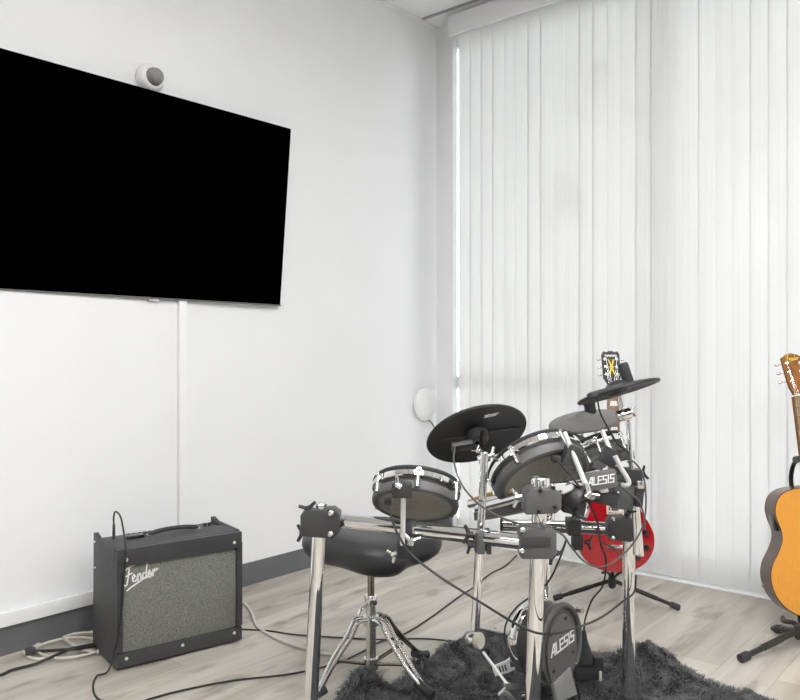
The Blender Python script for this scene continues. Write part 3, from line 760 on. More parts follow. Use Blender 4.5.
# upper clamp of the centre post
c3 = MB(); c3.prism([(-.043, -.030), (.030, -.027), (.043, -.016), (.044, .020), (.030, .030), (-.030, .033), (-.042, .020)], P(541, 500, 1.9), R_, U_, -F_, -.034, .034, .005)
c3 = c3.build('clamp', M['grey'], kit)
bolt(540.5, 490, 1.865, c3, .0055, 'rubber'); bolt(553, 487.5, 1.865, c3, .0055, 'rubber'); bolt(539, 511, 1.865, c3, .0055, 'rubber'); bolt(555, 507, 1.865, c3, .0055, 'rubber')
MB().lathe([(0, 0), (.0225, 0), (.0225, .014), (.020, .019), (0, .019)], P(540.5, 485, 1.9), U_, 28).build('post_cap', M['chrome'], kit)
# right post clamps
c4 = MB(); c4.prism([(-.038, -.030), (.020, -.036), (.036, -.028), (.040, .012), (.030, .032), (-.030, .034), (-.042, .022)], P(621, 528, 2.33), R_, U_, -F_, -.03, .03, .005)
c4 = c4.build('clamp', M['plastic'], kit)
bolt(613, 519, 2.298, c4, .006); bolt(613, 538, 2.298, c4, .006)
c5 = block(628, 476, 2.33, 24, 16, .06, roll=-6, m='plastic'); wing(640, 474, 2.31, 1, .3, c5, .9)
c6 = block(621, 497, 2.30, 22, 22, .05, roll=-8, m='grey'); bolt(618, 493, 2.272, c6, .005); wing(628, 510, 2.3, .6, -.8, c6, .8)
# clamp on the front bar carrying the left cymbal tube
c7 = block(480, 541, 1.935, 8, 22, .052, m='grey'); block(488, 541, 1.935, 5, 23, .05, m='plastic', parent=c7, name='jaw'); block(475.5, 541, 1.935, 3, 19, .05, m='plastic', parent=c7, name='jaw')
wing(473, 535, 1.90, -1, .1, c7, 1.0); wing(473, 545, 1.90, -1, -.2, c7, .8)
# snare clamp on the bar
c8 = MB().lathe([(.0195, 0), (.027, 0), (.028, .004), (.028, .030), (.027, .034), (.0195, .034)], P(404, 529, 2.02), (barA1 - barA0).normalized(), 28).build('clamp', M['plastic'], kit)
block(404, 549, 2.0, 14, 16, .045, m='rubber', parent=c8, name='jaw'); wing(397, 553, 1.98, -.8, -.4, c8, .9, 'chrome2'); wing(410, 545, 1.97, .2, .9, c8, 1.1, 'chrome2')
# clamp on the rear bar
c9 = block(573, 526, 2.36, 13, 16, .055, m='plastic'); block(577, 541, 2.35, 9, 15, .05, m='rubber', parent=c9, name='jaw')
wing(585, 542, 2.33, 1, -.15, c9, .9); wing(574, 517, 2.33, .1, 1, c9, .9)

def pad(name, c, axis, R, hgt, lug_phase=0.3, nl=6, label=None, up_hint=None, lugm='chrome2'):
    axis = axis.normalized(); a, b, n = frame_from(axis, R_.cross(axis))
    b0 = c - n * (hgt / 2)
    s = R / .113; k = hgt / .075
    shell = MB(); shell.lathe([(.092 * s, .004 * k), (.104 * s, 0), (.111 * s, .004 * k), (.113 * s, .014 * k), (.111 * s, .030 * k), (.103 * s, .033 * k), (.1005 * s, .036 * k), (.1005 * s, .062 * k), (0, .062 * k)], b0, n, 56)
    sh = shell.build(name, M['grey'], kit, label=label)
    MB().lathe([(0, .011 * k), (.060 * s, .010 * k), (.093 * s, .007 * k), (.093 * s, .003 * k), (.097 * s, .003 * k), (.097 * s, .014 * k)], b0, n, 48).build('bottom_plate', M['mesh'], sh, label='beige grey underside')
    MB().lathe([(.1015 * s, .045 * k), (.113 * s, .044 * k), (.1155 * s, .047 * k), (.1155 * s, .062 * k), (.113 * s, .066 * k), (.107 * s, .066 * k), (.107 * s, .06 * k)], b0, n, 56).build('hoop', M['chrome'], sh)
    MB().lathe([(.107 * s, .064 * k), (.114 * s, .066 * k), (.1165 * s, .070 * k), (.114 * s, .077 * k), (.107 * s, .079 * k), (.103 * s, .074 * k), (.103 * s, .066 * k)], b0, n, 56).build('rubber_rim', M['rubber'], sh)
    MB().lathe([(0, .071 * k), (.1 * s, .069 * k), (.104 * s, .068 * k)], b0, n, 48).build('mesh_head', M['print'], sh, label='white mesh head')
    for i in range(nl):
        t = lug_phase + 2 * PI * i / nl; rd = a * math.cos(t) + b * math.sin(t); tn = n.cross(rd)
        lb = MB(); lb.box(b0 + rd * (.109 * s) + n * (.022 * k), (.012 * s, .016, .030 * k), (rd, tn, n), .002)
        lg = lb.build('lug', M['grey'], sh)
        MB().tube(b0 + rd * (.1165 * s) + n * (.008 * k), b0 + rd * (.1165 * s) + n * (.066 * k), .0042, seg=10).build('tension_rod', M[lugm], lg)
        MB().box(b0 + rd * (.117 * s) + n * (.064 * k), (.010, .013, .007), (rd, tn, n), .002).build('claw', M['chrome'], lg)
    return sh, b0, n
# snare pad
sax = U_ * math.cos(math.radians(33)) + F_ * math.sin(math.radians(33)) + R_ * .10
sn, sb, snn = pad('snare_pad', P(416, 495.5, 2.10), sax, .117, .066, lug_phase=0.55)
br1 = block(402, 489.5, 1.955, 20, 15, .045, m='plastic', name='mount_bracket', parent=sn)
wing(401, 487, 1.918, -.9, .4, sn, .9, 'chrome')
MB().tube(P(403.5, 497, 1.955), P(402.5, 545, 1.965), .0065, seg=16).build('mount_rod', M['alumin'], kit)
MB().box(P(388, 501, 2.0), (.018, .03, .016), (R_, F_, U_), .003).build('jack', M['rubber'], sn)
# large tom
tax = U_ * .74 + F_ * .70 - R_ * .30
tm, tb2, tn2 = pad('tom_pad', P(539, 471, 2.22), tax, .140, .072, lug_phase=0.9, nl=6)
br2 = block(571, 456, 2.10, 16, 22, .06, roll=-24, m='plastic', name='mount_bracket', parent=tm)
MB().tube(P(564, 432, 2.09), P(588, 490, 2.05), .0072, seg=16).build('mount_rod', M['alumin'], kit)
MB().tube(P(588, 490, 2.05), P(593, 499, 2.05), .0072, seg=16).build('rod_tip', M['alumin'], kit)
MB().box(P(556, 459, 2.08), (.022, .03, .016), (R_, F_, U_), .003).build('jack', M['rubber'], tm)
# small toms behind
tax3 = U_ * .88 + F_ * .42 - R_ * .24
t3, _, _ = pad('tom_pad', P(600, 451, 2.45), tax3, .082, .066, lug_phase=0.2)
br3 = block(609, 457, 2.20, 15, 17, .05, roll=-32, m='rubber', name='mount_bracket', parent=t3)
MB().tube(P(602, 430, 2.24), P(610, 450, 2.22), .0068, seg=16).build('mount_rod', M['alumin'], kit)
MB().path([P(615, 456, 2.12), P(621, 468, 2.12), P(628.5, 481, 2.12), P(627, 485.5, 2.12), P(622, 485, 2.13)], .0068, seg=12).build('mount_rod', M['alumin'], kit)
block(622, 455, 2.42, 20, 9, .06, roll=10, m='grey')
block(592, 463, 2.34, 22, 12, .06, roll=14, m='grey')
block(574, 461, 2.25, 18, 22, .05, roll=-14, m='grey')
block(597, 466, 2.30, 11, 6, .03, roll=-20, m='greyplate')
# ball joint of the tom mount
tj = MB(); axj = (R_ * .75 - U_ * .45 - F_ * .35).normalized()
tj.lathe([(0, -.035), (.030, -.035), (.036, -.028), (.038, 0), (.036, .030), (.028, .038), (0, .038)], P(570, 494, 2.08), axj, 28)
tj = tj.build('mount_clamp', M['plastic'], kit)
block(573, 506, 2.08, 22, 14, .05, roll=-12, m='rubber', parent=tj, name='jaw'); wing(586, 497, 2.04, .6, .7, tj, 1.2, 'chrome2'); wing(577, 512, 2.04, .1, -1, tj, 1.0)
MB().tube(P(558, 492, 1.98), P(569, 487, 2.02), .014, seg=20).build('ball_joint', M['chrome'], kit)
# sound module
mdl = block(600.5, 480, 2.10, 31, 17, .03, roll=9, m='greyplate', name='sound_module', bevel=.003, label='dark grey module housing with white maker lettering')
rl_ = math.radians(9); alesis(mdl, P(601, 480, 2.083), R_ * math.cos(rl_) + U_ * math.sin(rl_), U_ * math.cos(rl_) - R_ * math.sin(rl_), -F_, .072)
block(590, 496, 2.26, 20, 10, .05, roll=6, m='rubber'); block(606, 498, 2.27, 20, 12, .05, roll=-10, m='plastic')
block(603, 490, 2.25, 9, 4, .03, roll=6, m='white')
# tray under the left tom with sticks
tr = MB(); ca, cb = P(481, 516, 2.38), P(537, 504, 2.05)
dv = (cb - ca).normalized(); sd_ = dv.cross(U_).normalized(); up_ = sd_.cross(dv)
tr.box((ca + cb) / 2, ((cb - ca).length, .05, .026), (dv, sd_, up_), .004); tr.build('support_arm', M['grey'], kit)
MB().tube(P(470, 505, 2.42), P(520, 494, 2.16), .011, seg=20).build('support_arm', M['chrome2'], kit)
wing(522, 497, 2.02, -1, -.1, kit, 1.1, 'chrome2'); 

# cymbal pads
def cym(c, axis, R, label, logo=None, bell=1.0, phase=0, box=False, m='cymbal'):
    axis = axis.normalized(); a, b, n = frame_from(axis, R_.cross(axis))
    s = MB(); s.lathe([(0, -.004), (R * .25, -.006), (R * .6, -.010), (R * .93, -.015), (R * .985, -.017), (R, -.013), (R * .985, -.009), (R * .9, -.006), (R * .6, .001), (R * .28, .007), (R * .22, .014), (R * .12, .020), (0, .021)], c, n, 64)
    cy = s.build('cymbal_pad', M[m], kit, label=label, ang=50)
    MB().lathe([(.012, -.040 * bell), (.024, -.040 * bell), (.030, -.034 * bell), (.034, -.008), (.012, -.006)], c, n, 28).build('bell_housing', M['plastic'], cy)
    return cy, a, b, n
C1 = P(475.5, 431, 2.28)
ax1 = U_ * math.cos(math.radians(38)) + F_ * math.sin(math.radians(38)) - R_ * .20
cy, a, b, n = cym(C1, ax1, .150, 'black rubber cymbal pad seen from below')
# printed mark and ridge on the underside
cl_ = C1 + b * 0
jb = MB(); jb.box(C1 - n * .020 - R_ * .045 - ax1.cross(R_).normalized() * 0 , (.055, .045, .02), (a, b, n), .004); 
q1 = P(462, 446, 2.20); jb = MB(); jb.box(q1, (.06, .035, .016), (a, b, n), .004); jb.build('jack_box', M['plastic'], cy)
rg_ = MB()
for (u0, v0), (u1, v1) in ((((-.13), .0), (-.02, .0)), ((.03, .0), (.135, .0))):
    rg_ = MB(); rg_.path([C1 + a * u0 - n * .0165 + b * v0, C1 + a * (u0 + u1) / 2 - n * .012 + b * v0, C1 + a * u1 - n * .010 + b * v1], .0022, seg=6, sub=3)
    rg_.build('ridge', M['plastic'], cy)
lg_ = MB()
def onc(u, v, dd): return C1 + a * u + b * v - n * dd
# find the sign of b that is screen-up
bs = 1 if b.z > 0 else -1; as_ = 1 if a.dot(R_) > 0 else -1
A1, B1 = a * as_, b * bs
lo = C1 + A1 * .035 + B1 * .095 - n * .0155
for i in range(3):
    lg_.stroke([(-.020 + i * .002, .006 - i * .005), (.020 - i * .004, .008 - i * .005)], .0022, lo, A1, B1, -n, .001)
lg_.stroke([(-.020, -.004), (-.010, .009)], .003, lo, A1, B1, -n, .001)
lg_.build('logo', M['print'], cy, label='small white printed logo')
MB().tube(P(480, 452, 2.14), P(482, 432, 2.235), .0075, .006, seg=14).build('cymbal_rod', M['chrome'], kit)
MB().lathe([(0, 0), (.006, 0), (.011, .008), (.009, .016), (0, .018)], C1 + n * .018, n, 14).build('wing_nut', M['plastic'], cy)
c10 = MB().tube(P(478, 460, 2.12), P(489, 456, 2.12), .014, seg=18).build('tilter', M['chrome2'], kit); wing(489, 456, 2.11, 1, .3, c10, .9, 'chrome')
wing(478, 452, 2.1, -.6, .8, c10, .6, 'chrome')
MB().tube(P(475, 630, 1.995), P(480.5, 535, 1.98), .0115, seg=24).build('cymbal_tube', M['chrome'], kit)
MB().tube(P(480.5, 536, 1.98), P(484.5, 452, 1.985), .0098, seg=24).build('cymbal_tube', M['chrome'], kit)
# C3 top right cymbal
C3 = P(617, 387.5, 2.32)
ax3 = U_ * math.cos(math.radians(12)) + F_ * math.sin(math.radians(12)) - R_ * .27
cy3, a, b, n = cym(C3, ax3, .125, 'black cymbal pad, highest and tilted towards the window', bell=.55)
MB().lathe([(0, 0), (.014, 0), (.016, .004), (.016, .060), (.013, .064), (0, .064)], C3 + n * .012 + R_ * .040, n, 20).build('wing_nut', M['rubber'], cy3)
MB().box(P(601, 393, 2.25), (.075, .045, .018), (a, b, n), .004).build('jack_box', M['rubber'], cy3)
MB().tube(P(623, 414, 2.32), P(620, 395, 2.32), .008, seg=14).build('cymbal_rod', M['chrome'], kit)
c11 = MB().tube(P(617, 417, 2.30), P(631, 413, 2.30), .017, seg=20).build('tilter', M['chrome'], kit); bolt(623, 415.5, 2.278, c11, .010); wing(629, 412, 2.29, 1, .2, c11, .7, 'chrome')
MB().tube(P(640.5, 556, 2.34), P(635.5, 500, 2.34), .0105, seg=24).build('cymbal_tube', M['chrome'], kit)
MB().tube(P(637, 555, 2.30), P(628, 414, 2.32), .0080, seg=24).build('cymbal_tube', M['chrome'], kit)
block(638, 495, 2.28, 8, 22, .04, roll=-6, m='plastic'); block(639, 484, 2.27, 7, 8, .04, m='chrome2')
# C2 far cymbal
C2 = P(585, 417.5, 2.62)
ax2 = U_ - F_ * .05 - R_ * .20 - F_ * .11
cy2, a, b, n = cym(C2, ax2, .124, 'grey black cymbal pad seen from above, lower of the right pair', m='greyplate')
MB().lathe([(0, 0), (.018, 0), (.019, .004), (.019, .030), (.021, .034), (.021, .050), (0, .050)], C2 + n * .016 + R_ * .022 , n, 20).build('wing_nut', M['rubber'], cy2)
for px in (582, 596): MB().tube(P(px, 445, 2.60), P(px, 424, 2.60), .006, seg=12).build('cymbal_rod', M['chrome2'], kit)
block(575, 438, 2.55, 20, 9, .05, roll=-22, m='greyplate')

# ------------------------------------------------------------------ kick drum pad
KD = 2.32
kc = P(557, 644, KD)
nk = (R_ * .64 - F_ * .77).normalized()             # plate normal
ak = (R_ * .77 + F_ * .64).normalized()             # in-plane horizontal
kp = thing('kick_drum_pad', Vector((kc.x, kc.y, 0.0)), 'black upright kick drum pad tower between the centre and right posts', 'drum pad')
hs = MB()
def oval(rw, rh, n=40, top=1.0, off=0):
    return [(rw * math.cos(2 * PI * i / n), rh * math.sin(2 * PI * i / n) + off) for i in range(n)]
hs.prism(oval(.108, .112), kc, ak, U_, nk, -.068, -.015, .006)
hs = hs.build('housing', M['plastic'], kp)
MB().prism(oval(.086, .118), kc, ak, U_, nk, -.018, .012, .008).build('rear_cover', M['grey'], hs)
MB().prism([(x * .068, (.100 if y > 0 else .12) * y) for x, y in oval(1, 1)], kc + U_ * -.008, ak, U_, nk, .008, .020, .005).build('face_plate', M['greyplate'], hs, label='dark grey plate with white lettering')
rl2 = math.radians(14); alesis(hs, kc + nk * .0205 + U_ * (.008), ak * math.cos(rl2) + U_ * math.sin(rl2), U_ * math.cos(rl2) - ak * math.sin(rl2), nk, .112)
for (u, v) in ((-.04, -.065), (.050, -.030), (-.052, .045), (.015, .078)):
    MB().lathe([(0, .0), (.006, 0), (.006, .002), (0, .002)], kc + ak * u + U_ * v + nk * .0195, nk, 12).build('screw', M['rubber'], hs)
MB().lathe([(.098, 0), (.110, 0), (.114, .008), (.114, .030), (.110, .036), (.098, .036)], kc - nk * .098, nk, 56, hint=U_).build('hoop', M['chrome'], kp)
MB().lathe([(0, 0), (.097, .004), (.099, .02), (.099, .03)], kc - nk * .092, nk, 48).build('mesh_head', M['print'], kp)
# protecting arch around the plate
ar = MB(); ar.path([kc + ak * .088 * math.cos(t) + U_ * .118 * math.sin(t) + nk * .014 for t in [math.radians(x) for x in range(-35, 215, 15)]], .009, seg=10, sub=4)
ar.build('guard_ring', M['grey'], kp)
MB().lathe([(0, 0), (.009, 0), (.009, .02), (0, .02)], kc + ak * .070 + U_ * .095 + nk * .02, nk, 12).build('knob', M['chrome2'], kp)
# support down to the floor
sp = MB(); sp.prism([(-.045, -.10), (.035, -.07), (.085, -.22), (.085, -.205 - kc.z + .28), (-.02, -.205 - kc.z + .28), (-.02, -.19)], kc + U_ * 0, ak, U_, nk, .012, .024, .003)
sp.build('support', M['satingrey'], kp)
bz = kc.z
MB().prism([(-.18, -.16), (.18, -.16), (.20, .02), (.12, .08), (-.12, .08), (-.20, .02)][:0] or [(-.10, -.08), (.10, -.08), (.10, .05), (-.10, .05)], Vector((kc.x, kc.y, .012)), ak, -nk, U_, 0, .012, .003).build('base_plate', M['plastic'], kp)

# kick pedal
kpd_c = P(502, 720, 2.30); kpd_c.z = 0
pd = thing('kick_pedal', kpd_c, 'chrome bass drum pedal with a white beater in front of the kick pad', 'pedal')
bt = P(478, 640, 2.36)
MB().path([P(483, 652, 2.34), P(498, 672, 2.30), P(513, 692, 2.26)], .0042, seg=12, sub=4).build('beater_rod', M['print'], pd, label='pale metal rod')
bax = (R_ * .78 + U_ * .12 - F_ * .6).normalized()
bh = MB().lathe([(0, -.034), (.012, -.034), (.020, -.026), (.024, -.006), (.024, 0), (0, 0)], P(476.5, 640.5, 2.36), bax, 24).build('beater_head', M['chrome2'], pd)
MB().lathe([(0, 0), (.0235, 0), (.0245, .003), (.0245, .012), (.022, .015), (0, .016)], P(477, 640.5, 2.36), bax, 28).build('beater_felt', M['felt'], bh, label='cream felt face')
MB().box(P(513, 696, 2.24), (.045, .05, .055), (R_, F_, U_), .006).build('cam_housing', M['plastic'], pd)
MB().box(P(507, 697, 2.19), (.03, .02, .045), ((R_ + U_ * .9).normalized(), F_, (U_ - R_ * .9).normalized()), .003).build('cam', M['chrome2'], pd)
MB().tube(P(500, 700, 2.22), P(526, 695, 2.26), .008).build('axle', M['chrome'], pd)
mb = MB(); q0, q1 = P(491, 670, 2.45), P(517, 662, 2.36)
dv = (q1 - q0).normalized(); sd_ = dv.cross(-F_).normalized()
hpa = (R_ * .96 + U_ * .28).normalized(); hpb = hpa.cross(-F_); hpb = hpb if hpb.z > 0 else -hpb
hq = P(493, 670, 2.42)
fp_ = mb.prism([(0, -.018), (.045, -.018), (.078, -.012), (.078, .030), (.045, .017), (0, .014)], hq, hpa, hpb, -F_, 0, .008, .001).build('heel_plate', M['white'], pd)
for i in range(4): MB().prism([(.010 + i * .009, -.010), (.0145 + i * .009, -.010), (.0145 + i * .009, .009), (.010 + i * .009, .009)], hq - F_ * .0082, hpa, hpb, -F_, 0, .0008).build('slot', M['plastic'], fp_)
MB().prism([(.055, -.004), (.070, -.004), (.068, .016), (.057, .014)], hq - F_ * .0082, hpa, hpb, -F_, 0, .0008).build('slot', M['plastic'], fp_)
MB().box(kpd_c + U_ * .030 , (.10, .30, .008), (F_, R_, U_), .002).build('base_plate', M['plastic'], pd)
MB().box((kpd_c + U_ * .034 + P(512, 695, 2.24)) / 2, (.02, .03, .12), (R_, F_, U_), .003).build('frame_post', M['chrome2'], pd)
MB().tube(P(517, 666, 2.37), P(516, 705, 2.37), .006).build('heel_post', M['chrome2'], pd)
tag(MB().path([FP(480, 628, .055), FP(500, 632.5, .055), FP(520, 637, .055), FP(540, 641, .055)], .008, seg=12).build('chrome_bar', M['chrome2']), 'thin chrome bar lying on the back edge of the rug', 'bar')

# black box with plug on the rug
px_b = P(589, 668, 2.58)
pb = thing('power_strip', Vector((px_b.x, px_b.y, .02)), 'black power box with a cone of plugs standing on the rug behind the kick pad', 'power strip')
MB().box(P(586, 670, 2.58), (.085, .07, .042), (R_, F_, U_), .004).build('housing', M['plastic'], pb)
MB().box(P(585, 663, 2.60), (.07, .05, .014), (R_, F_, U_), .003).build('top_plate', M['chrome2'], pb)
MB().box(P(597, 663, 2.58), (.030, .05, .055), (R_, F_, U_), .003).build('plug', M['plastic'], pb)
MB().lathe([(0, 0), (.032, 0), (.026, .03), (.012, .07), (.006, .10), (0, .10)], P(584, 661, 2.57), U_, 16).build('plug_boot', M['rubber'], pb)
MB().box(P(600.5, 676, 2.53), (.008, .01, .03), (R_, F_, U_), .002).build('terminal', M['felt'], pb)
cable('pad_cable', [P(584, 636, 2.57), P(585, 620, 2.56), P(592, 600, 2.55), P(603, 585, 2.50), P(606, 560, 2.45), P(601, 545, 2.40), P(598, 525, 2.30), P(590, 505, 2.18), P(580, 488, 2.05), P(566, 470, 2.03), P(556, 459, 2.06)], .0028, 'cable', 'black cable dropping from the large tom down to the plug box on the rug')
cable('pad_cable', [P(388, 503, 1.97), P(392, 520, 1.94), P(400, 538, 1.90), P(412, 555, 1.86), P(440, 577, 1.82), P(480, 602, 1.80), P(520, 626, 1.80), P(545, 634, 1.81), P(572, 629, 1.9), P(600, 618, 2.1), P(622, 602, 2.28), P(634, 592, 2.32), P(636, 575, 2.33)], .0030, 'cable', 'long black cable sagging from the snare pad across to the right post')
cable('pad_cable', [P(455, 447, 2.18), P(454, 462, 2.17), P(462, 485, 2.12), P(480, 505, 1.94), P(505, 519, 1.86), P(535, 527, 1.83), P(560, 533, 1.9), P(572, 548, 2.1), P(585, 562, 2.2), P(600, 567, 2.25), P(615, 561, 2.27), P(632, 545, 2.28), P(643, 525, 2.28), P(646, 500, 2.28), P(643, 475, 2.28), P(634, 462, 2.28), P(627, 462, 2.28)], .0026, 'cableg', 'grey cable hanging from the left cymbal and looping under the rack')
cable('pad_cable', [P(597, 396, 2.24), P(600, 412, 2.24), P(608, 428, 2.24), P(618, 444, 2.25), P(628, 452, 2.27)], .0026, 'cable', 'short black cable from the highest cymbal down to the small tom')
cable('pad_cable', [P(548, 543, 2.2), P(560, 552, 2.25), P(566, 540, 2.3), P(560, 558, 2.3), P(548, 582, 2.35), P(530, 597, 2.4), P(516, 608, 2.4), P(506, 624, 2.4), P(505, 640, 2.38), P(510, 651, 2.36), P(520, 659, 2.36)], .0028, 'cable', 'black cable curving behind the centre post down to the kick pad')
cable('pad_cable', [P(617, 483, 2.25), P(628, 492, 2.25), P(638, 500, 2.25), P(643, 512, 2.26), P(645, 530, 2.27)], .0026, 'cableg', 'grey cable beside the two tubes at the right post')
cable('pad_cable', [P(597, 520, 2.3), P(600, 540, 2.33), P(608, 545, 2.33), P(616, 550, 2.33), P(622, 560, 2.33)], .0030, 'cableg', 'grey cable crossing the red guitar body')

# drum sticks on the support arm
for (q0, q1, lab) in (((481, 497, 2.44), (512, 487.5, 2.20), 'pale wooden drumstick under the large tom, upper one'), ((481, 500.5, 2.43), (512, 491, 2.19), 'pale wooden drumstick under the large tom, lower one')):
    a_, b_ = P(*q0), P(*q1)
    ds = MB(); ds.lathe([(0, 0), (.006, .001), (.0075, .006), (.0075, .26), (.004, .35), (.003, .36), (.0048, .368), (.004, .378), (0, .381)], b_, (a_ - b_), 14)
    tag(ds.build('drumstick', M['stick']), lab, 'drumstick')

# ------------------------------------------------------------------ guitars
def spline2(pts, sub=8):
    out = []; n = len(pts)
    for i in range(n):
        p0, p1, p2, p3 = [Vector(pts[(i + k) % n]) for k in (-1, 0, 1, 2)]
        for k in range(sub):
            t = k / sub; v = 0.5 * ((2 * p1) + (p2 - p0) * t + (2 * p0 - 5 * p1 + 4 * p2 - p3) * t * t + (3 * p1 - p0 - 3 * p2 + p3) * t ** 3)
            out.append((v.x, v.y))
    return out
# acoustic
AGD = 2.93
# local frame : v up the guitar (leans left by 8 deg and back by 8 deg), u right, w toward viewer
lean = math.radians(4.4); back = math.radians(7)
yawg = math.radians(-4)
rg2 = R_ * math.cos(yawg) + F_ * math.sin(yawg); fg2 = F_ * math.cos(yawg) - R_ * math.sin(yawg)
vg = ((U_ * math.cos(back) + fg2 * math.sin(back)) * math.cos(lean) - rg2 * math.sin(lean)).normalized()
ug = (rg2 * math.cos(lean) + (U_ * math.cos(back) + fg2 * math.sin(back)) * math.sin(lean)).normalized()
wg = ug.cross(vg).normalized()
if wg.dot(-F_) < 0: wg = -wg
og = P(829, 620, 2.99)
def G(u, v, w_=0): return og + ug * u + vg * v + wg * w_
ag = thing('acoustic_guitar', Vector((og.x, og.y, og.z - .02)), 'natural spruce top acoustic guitar standing at the right edge of the picture', 'guitar')
half = [(0, 0), (.07, .006), (.135, .035), (.180, .085), (.198, .15), (.188, .21), (.158, .26), (.137, .305), (.136, .345), (.147, .39), (.148, .43), (.128, .475), (.08, .500), (0, .506)]
outl = spline2(half + [(-x, y) for x, y in half[1:-1]][::-1], 6)
bt_ = .105
MB().prism(outl, G(0, 0, 0), ug, vg, wg, -bt_, -.003, 0).build('body', M['side'], ag, ang=40, label='glossy dark brown back and sides')
MB().prism(outl, G(0, 0, 0), ug, vg, wg, -.004, .0, .0).build('binding', M['blackgloss'], ag)
inn = [(x * .985, .253 + (y - .253) * .988) for x, y in outl]
sb_ = MB().prism(inn, G(0, 0, 0), ug, vg, wg, -.002, .0012, 0).build('soundboard', M['spruce'], ag, label='honey coloured spruce top')
MB().lathe([(0, 0), (.050, 0), (.050, .001), (0, .001)], G(0, .345, .0008), wg, 40).build('sound_hole', M['tvframe'], sb_)
MB().lathe([(.054, 0), (.061, 0), (.061, .0012), (.054, .0012)], G(0, .345, .0008), wg, 40).build('rosette', M['fret'], sb_)
MB().box(G(0, .165, .005), (.15, .028, .008), (ug, vg, wg), .003).build('bridge', M['fret'], ag)
MB().box(G(0, .172, .010), (.075, .003, .004), (ug, vg, wg)).build('saddle', M['ivory'], ag)
MB().prism(spline2([(.045, .30), (.10, .27), (.115, .31), (.085, .36), (.06, .37), (.056, .33)], 5), G(0, 0, 0), ug, vg, wg, .0012, .0022).build('pickguard', M['blackgloss'], ag)
MB().prism([(-.024, .48), (.024, .48), (.0215, .86), (-.0215, .86)], G(0, 0, 0), ug, vg, wg, -.024, .002, .003).build('neck', M['head'], ag)
fb = MB().prism([(-.0275, .41), (.0275, .41), (.0215, .862), (-.0215, .862)], G(0, 0, 0), ug, vg, wg, .002, .0085, .001).build('fretboard', M['fret'], ag)
fm = MB(); sl_ = .862 - .17
for i in range(1, 21):
    v = .862 - sl_ * (1 - 2 ** (-i / 12)); 
    if v < .415: break
    MB().box(G(0, v, .009), (.043 + (.862 - v) * .025, .0022, .0022), (ug, vg, wg)).build('fret', M['chrome2'], fb)
MB().box(G(0, .865, .009), (.044, .006, .006), (ug, vg, wg), .001).build('nut', M['ivory'], ag)
hn = -wg * math.sin(.2) + vg * math.cos(.2); hw = wg * math.cos(.2) + vg * math.sin(.2)
ho = G(0, .868, .004)
hs_ = MB().prism([(-.021, 0), (.021, 0), (.030, .03), (.034, .06), (.040, .155), (.020, .166), (0, .173), (-.020, .168), (-.040, .155), (-.034, .06), (-.030, .03)], ho, ug, hn, hw, -.014, .002, .002).build('headstock', M['head'], ag)
fender(hs_, ho + hn * .147 + hw * .0022 + ug * .002, ug, hn, hw, .052, 'gold', .026)
for i, v in enumerate((.055, .092, .129)):
    for s_ in (-1, 1):
        tp = MB(); x = s_ * (.018 + v * .06)
        tp.lathe([(0, 0), (.006, 0), (.005, .003), (.0028, .004), (.0028, .014), (0, .014)], ho + ug * x + hn * v + hw * .002, hw, 12)
        tp.tube(ho + ug * (s_ * .030) + hn * v - hw * .007, ho + ug * (s_ * .052) + hn * v - hw * .007, .0025, seg=8)
        tp = tp.build('tuning_peg', M['chrome'], ag)
        MB().sphere(ho + ug * (s_ * .060) + hn * v - hw * .007, .009, (ug, hn, hw), (1.0, .75, .6), 14, 8).build('button', M['chrome2'], tp)
sm = MB()
for i in range(6):
    u0 = -.019 + i * .0076; u1 = -.027 + i * .0108
    s_ = -1 if i < 3 else 1; k_ = (i if i < 3 else 5 - i); v = (.055, .092, .129)[k_]
    sm.path([G(u1, .17, .013), G((u0 + u1) / 2, .5, .0135), G(u0, .866, .0125)], .0006, seg=5, sub=2)
    sm.path([G(u0, .866, .0125), ho + ug * (s_ * (.018 + v * .06)) + hn * v + hw * .009], .0006, seg=5, sub=1)
sm.build('strings', M['chrome2'], ag)
# preamp on the upper side, strap button
pa = MB(); pa.box(G(-.1415, .372, -.045), (.016, .062, .050), (ug, vg, wg), .003); pa.build('preamp', M['blackgloss'], ag)
MB().lathe([(0, 0), (.006, 0), (.006, .008), (.009, .012), (.009, .015), (0, .016)], G(-.197, .13, -.06), -ug, 14).build('strap_button', M['chrome2'], ag)

def gstand(base, name, lab, ft, zj, mast, r=.011, yoke=None, m='stand', arms=None):
    t = thing(name, base, lab, 'guitar stand')
    j = Vector((base.x, base.y, zj))
    for f in ft:
        f = Vector(f); lg = MB().tube(j, Vector((f.x, f.y, .018)), r, r * .9, seg=16).build('leg', M[m], t)
        dv = (Vector((f.x, f.y, .018)) - j).normalized(); e = Vector((f.x, f.y, .018))
        MB().tube(e - dv * .02, e + dv * .02, r * 1.45, seg=16).build('rubber_foot', M['rubber'], lg)
        MB().tube(j + dv * .10, j + dv * .20, r * 1.12, seg=16).build('sleeve', M[m], lg)
    MB().path(mast, .009, seg=12).build('mast', M[m], t)
    MB().lathe([(0, -.035), (.010, -.035), (.016, -.025), (.018, .0), (.014, .015), (0, .015)], j, U_, 20).build('hub', M['rubber'], t)
    return t
f1 = FP(744, 657, .018); f2 = FP(779, 629, .018); f3 = FP(870, 655, .018)
jb_ = P(799, 630, 2.90)
gs = gstand(Vector((jb_.x, jb_.y, 0)), 'guitar_stand', 'black tubular guitar stand holding the acoustic guitar', (f1, f2, f3), jb_.z,
            [jb_, P(800, 617, 3.06), P(798, 560, 3.10), P(793, 500, 3.16), P(791, 478, 3.17), P(794, 464, 3.14), P(801, 459, 3.07)], .0115)
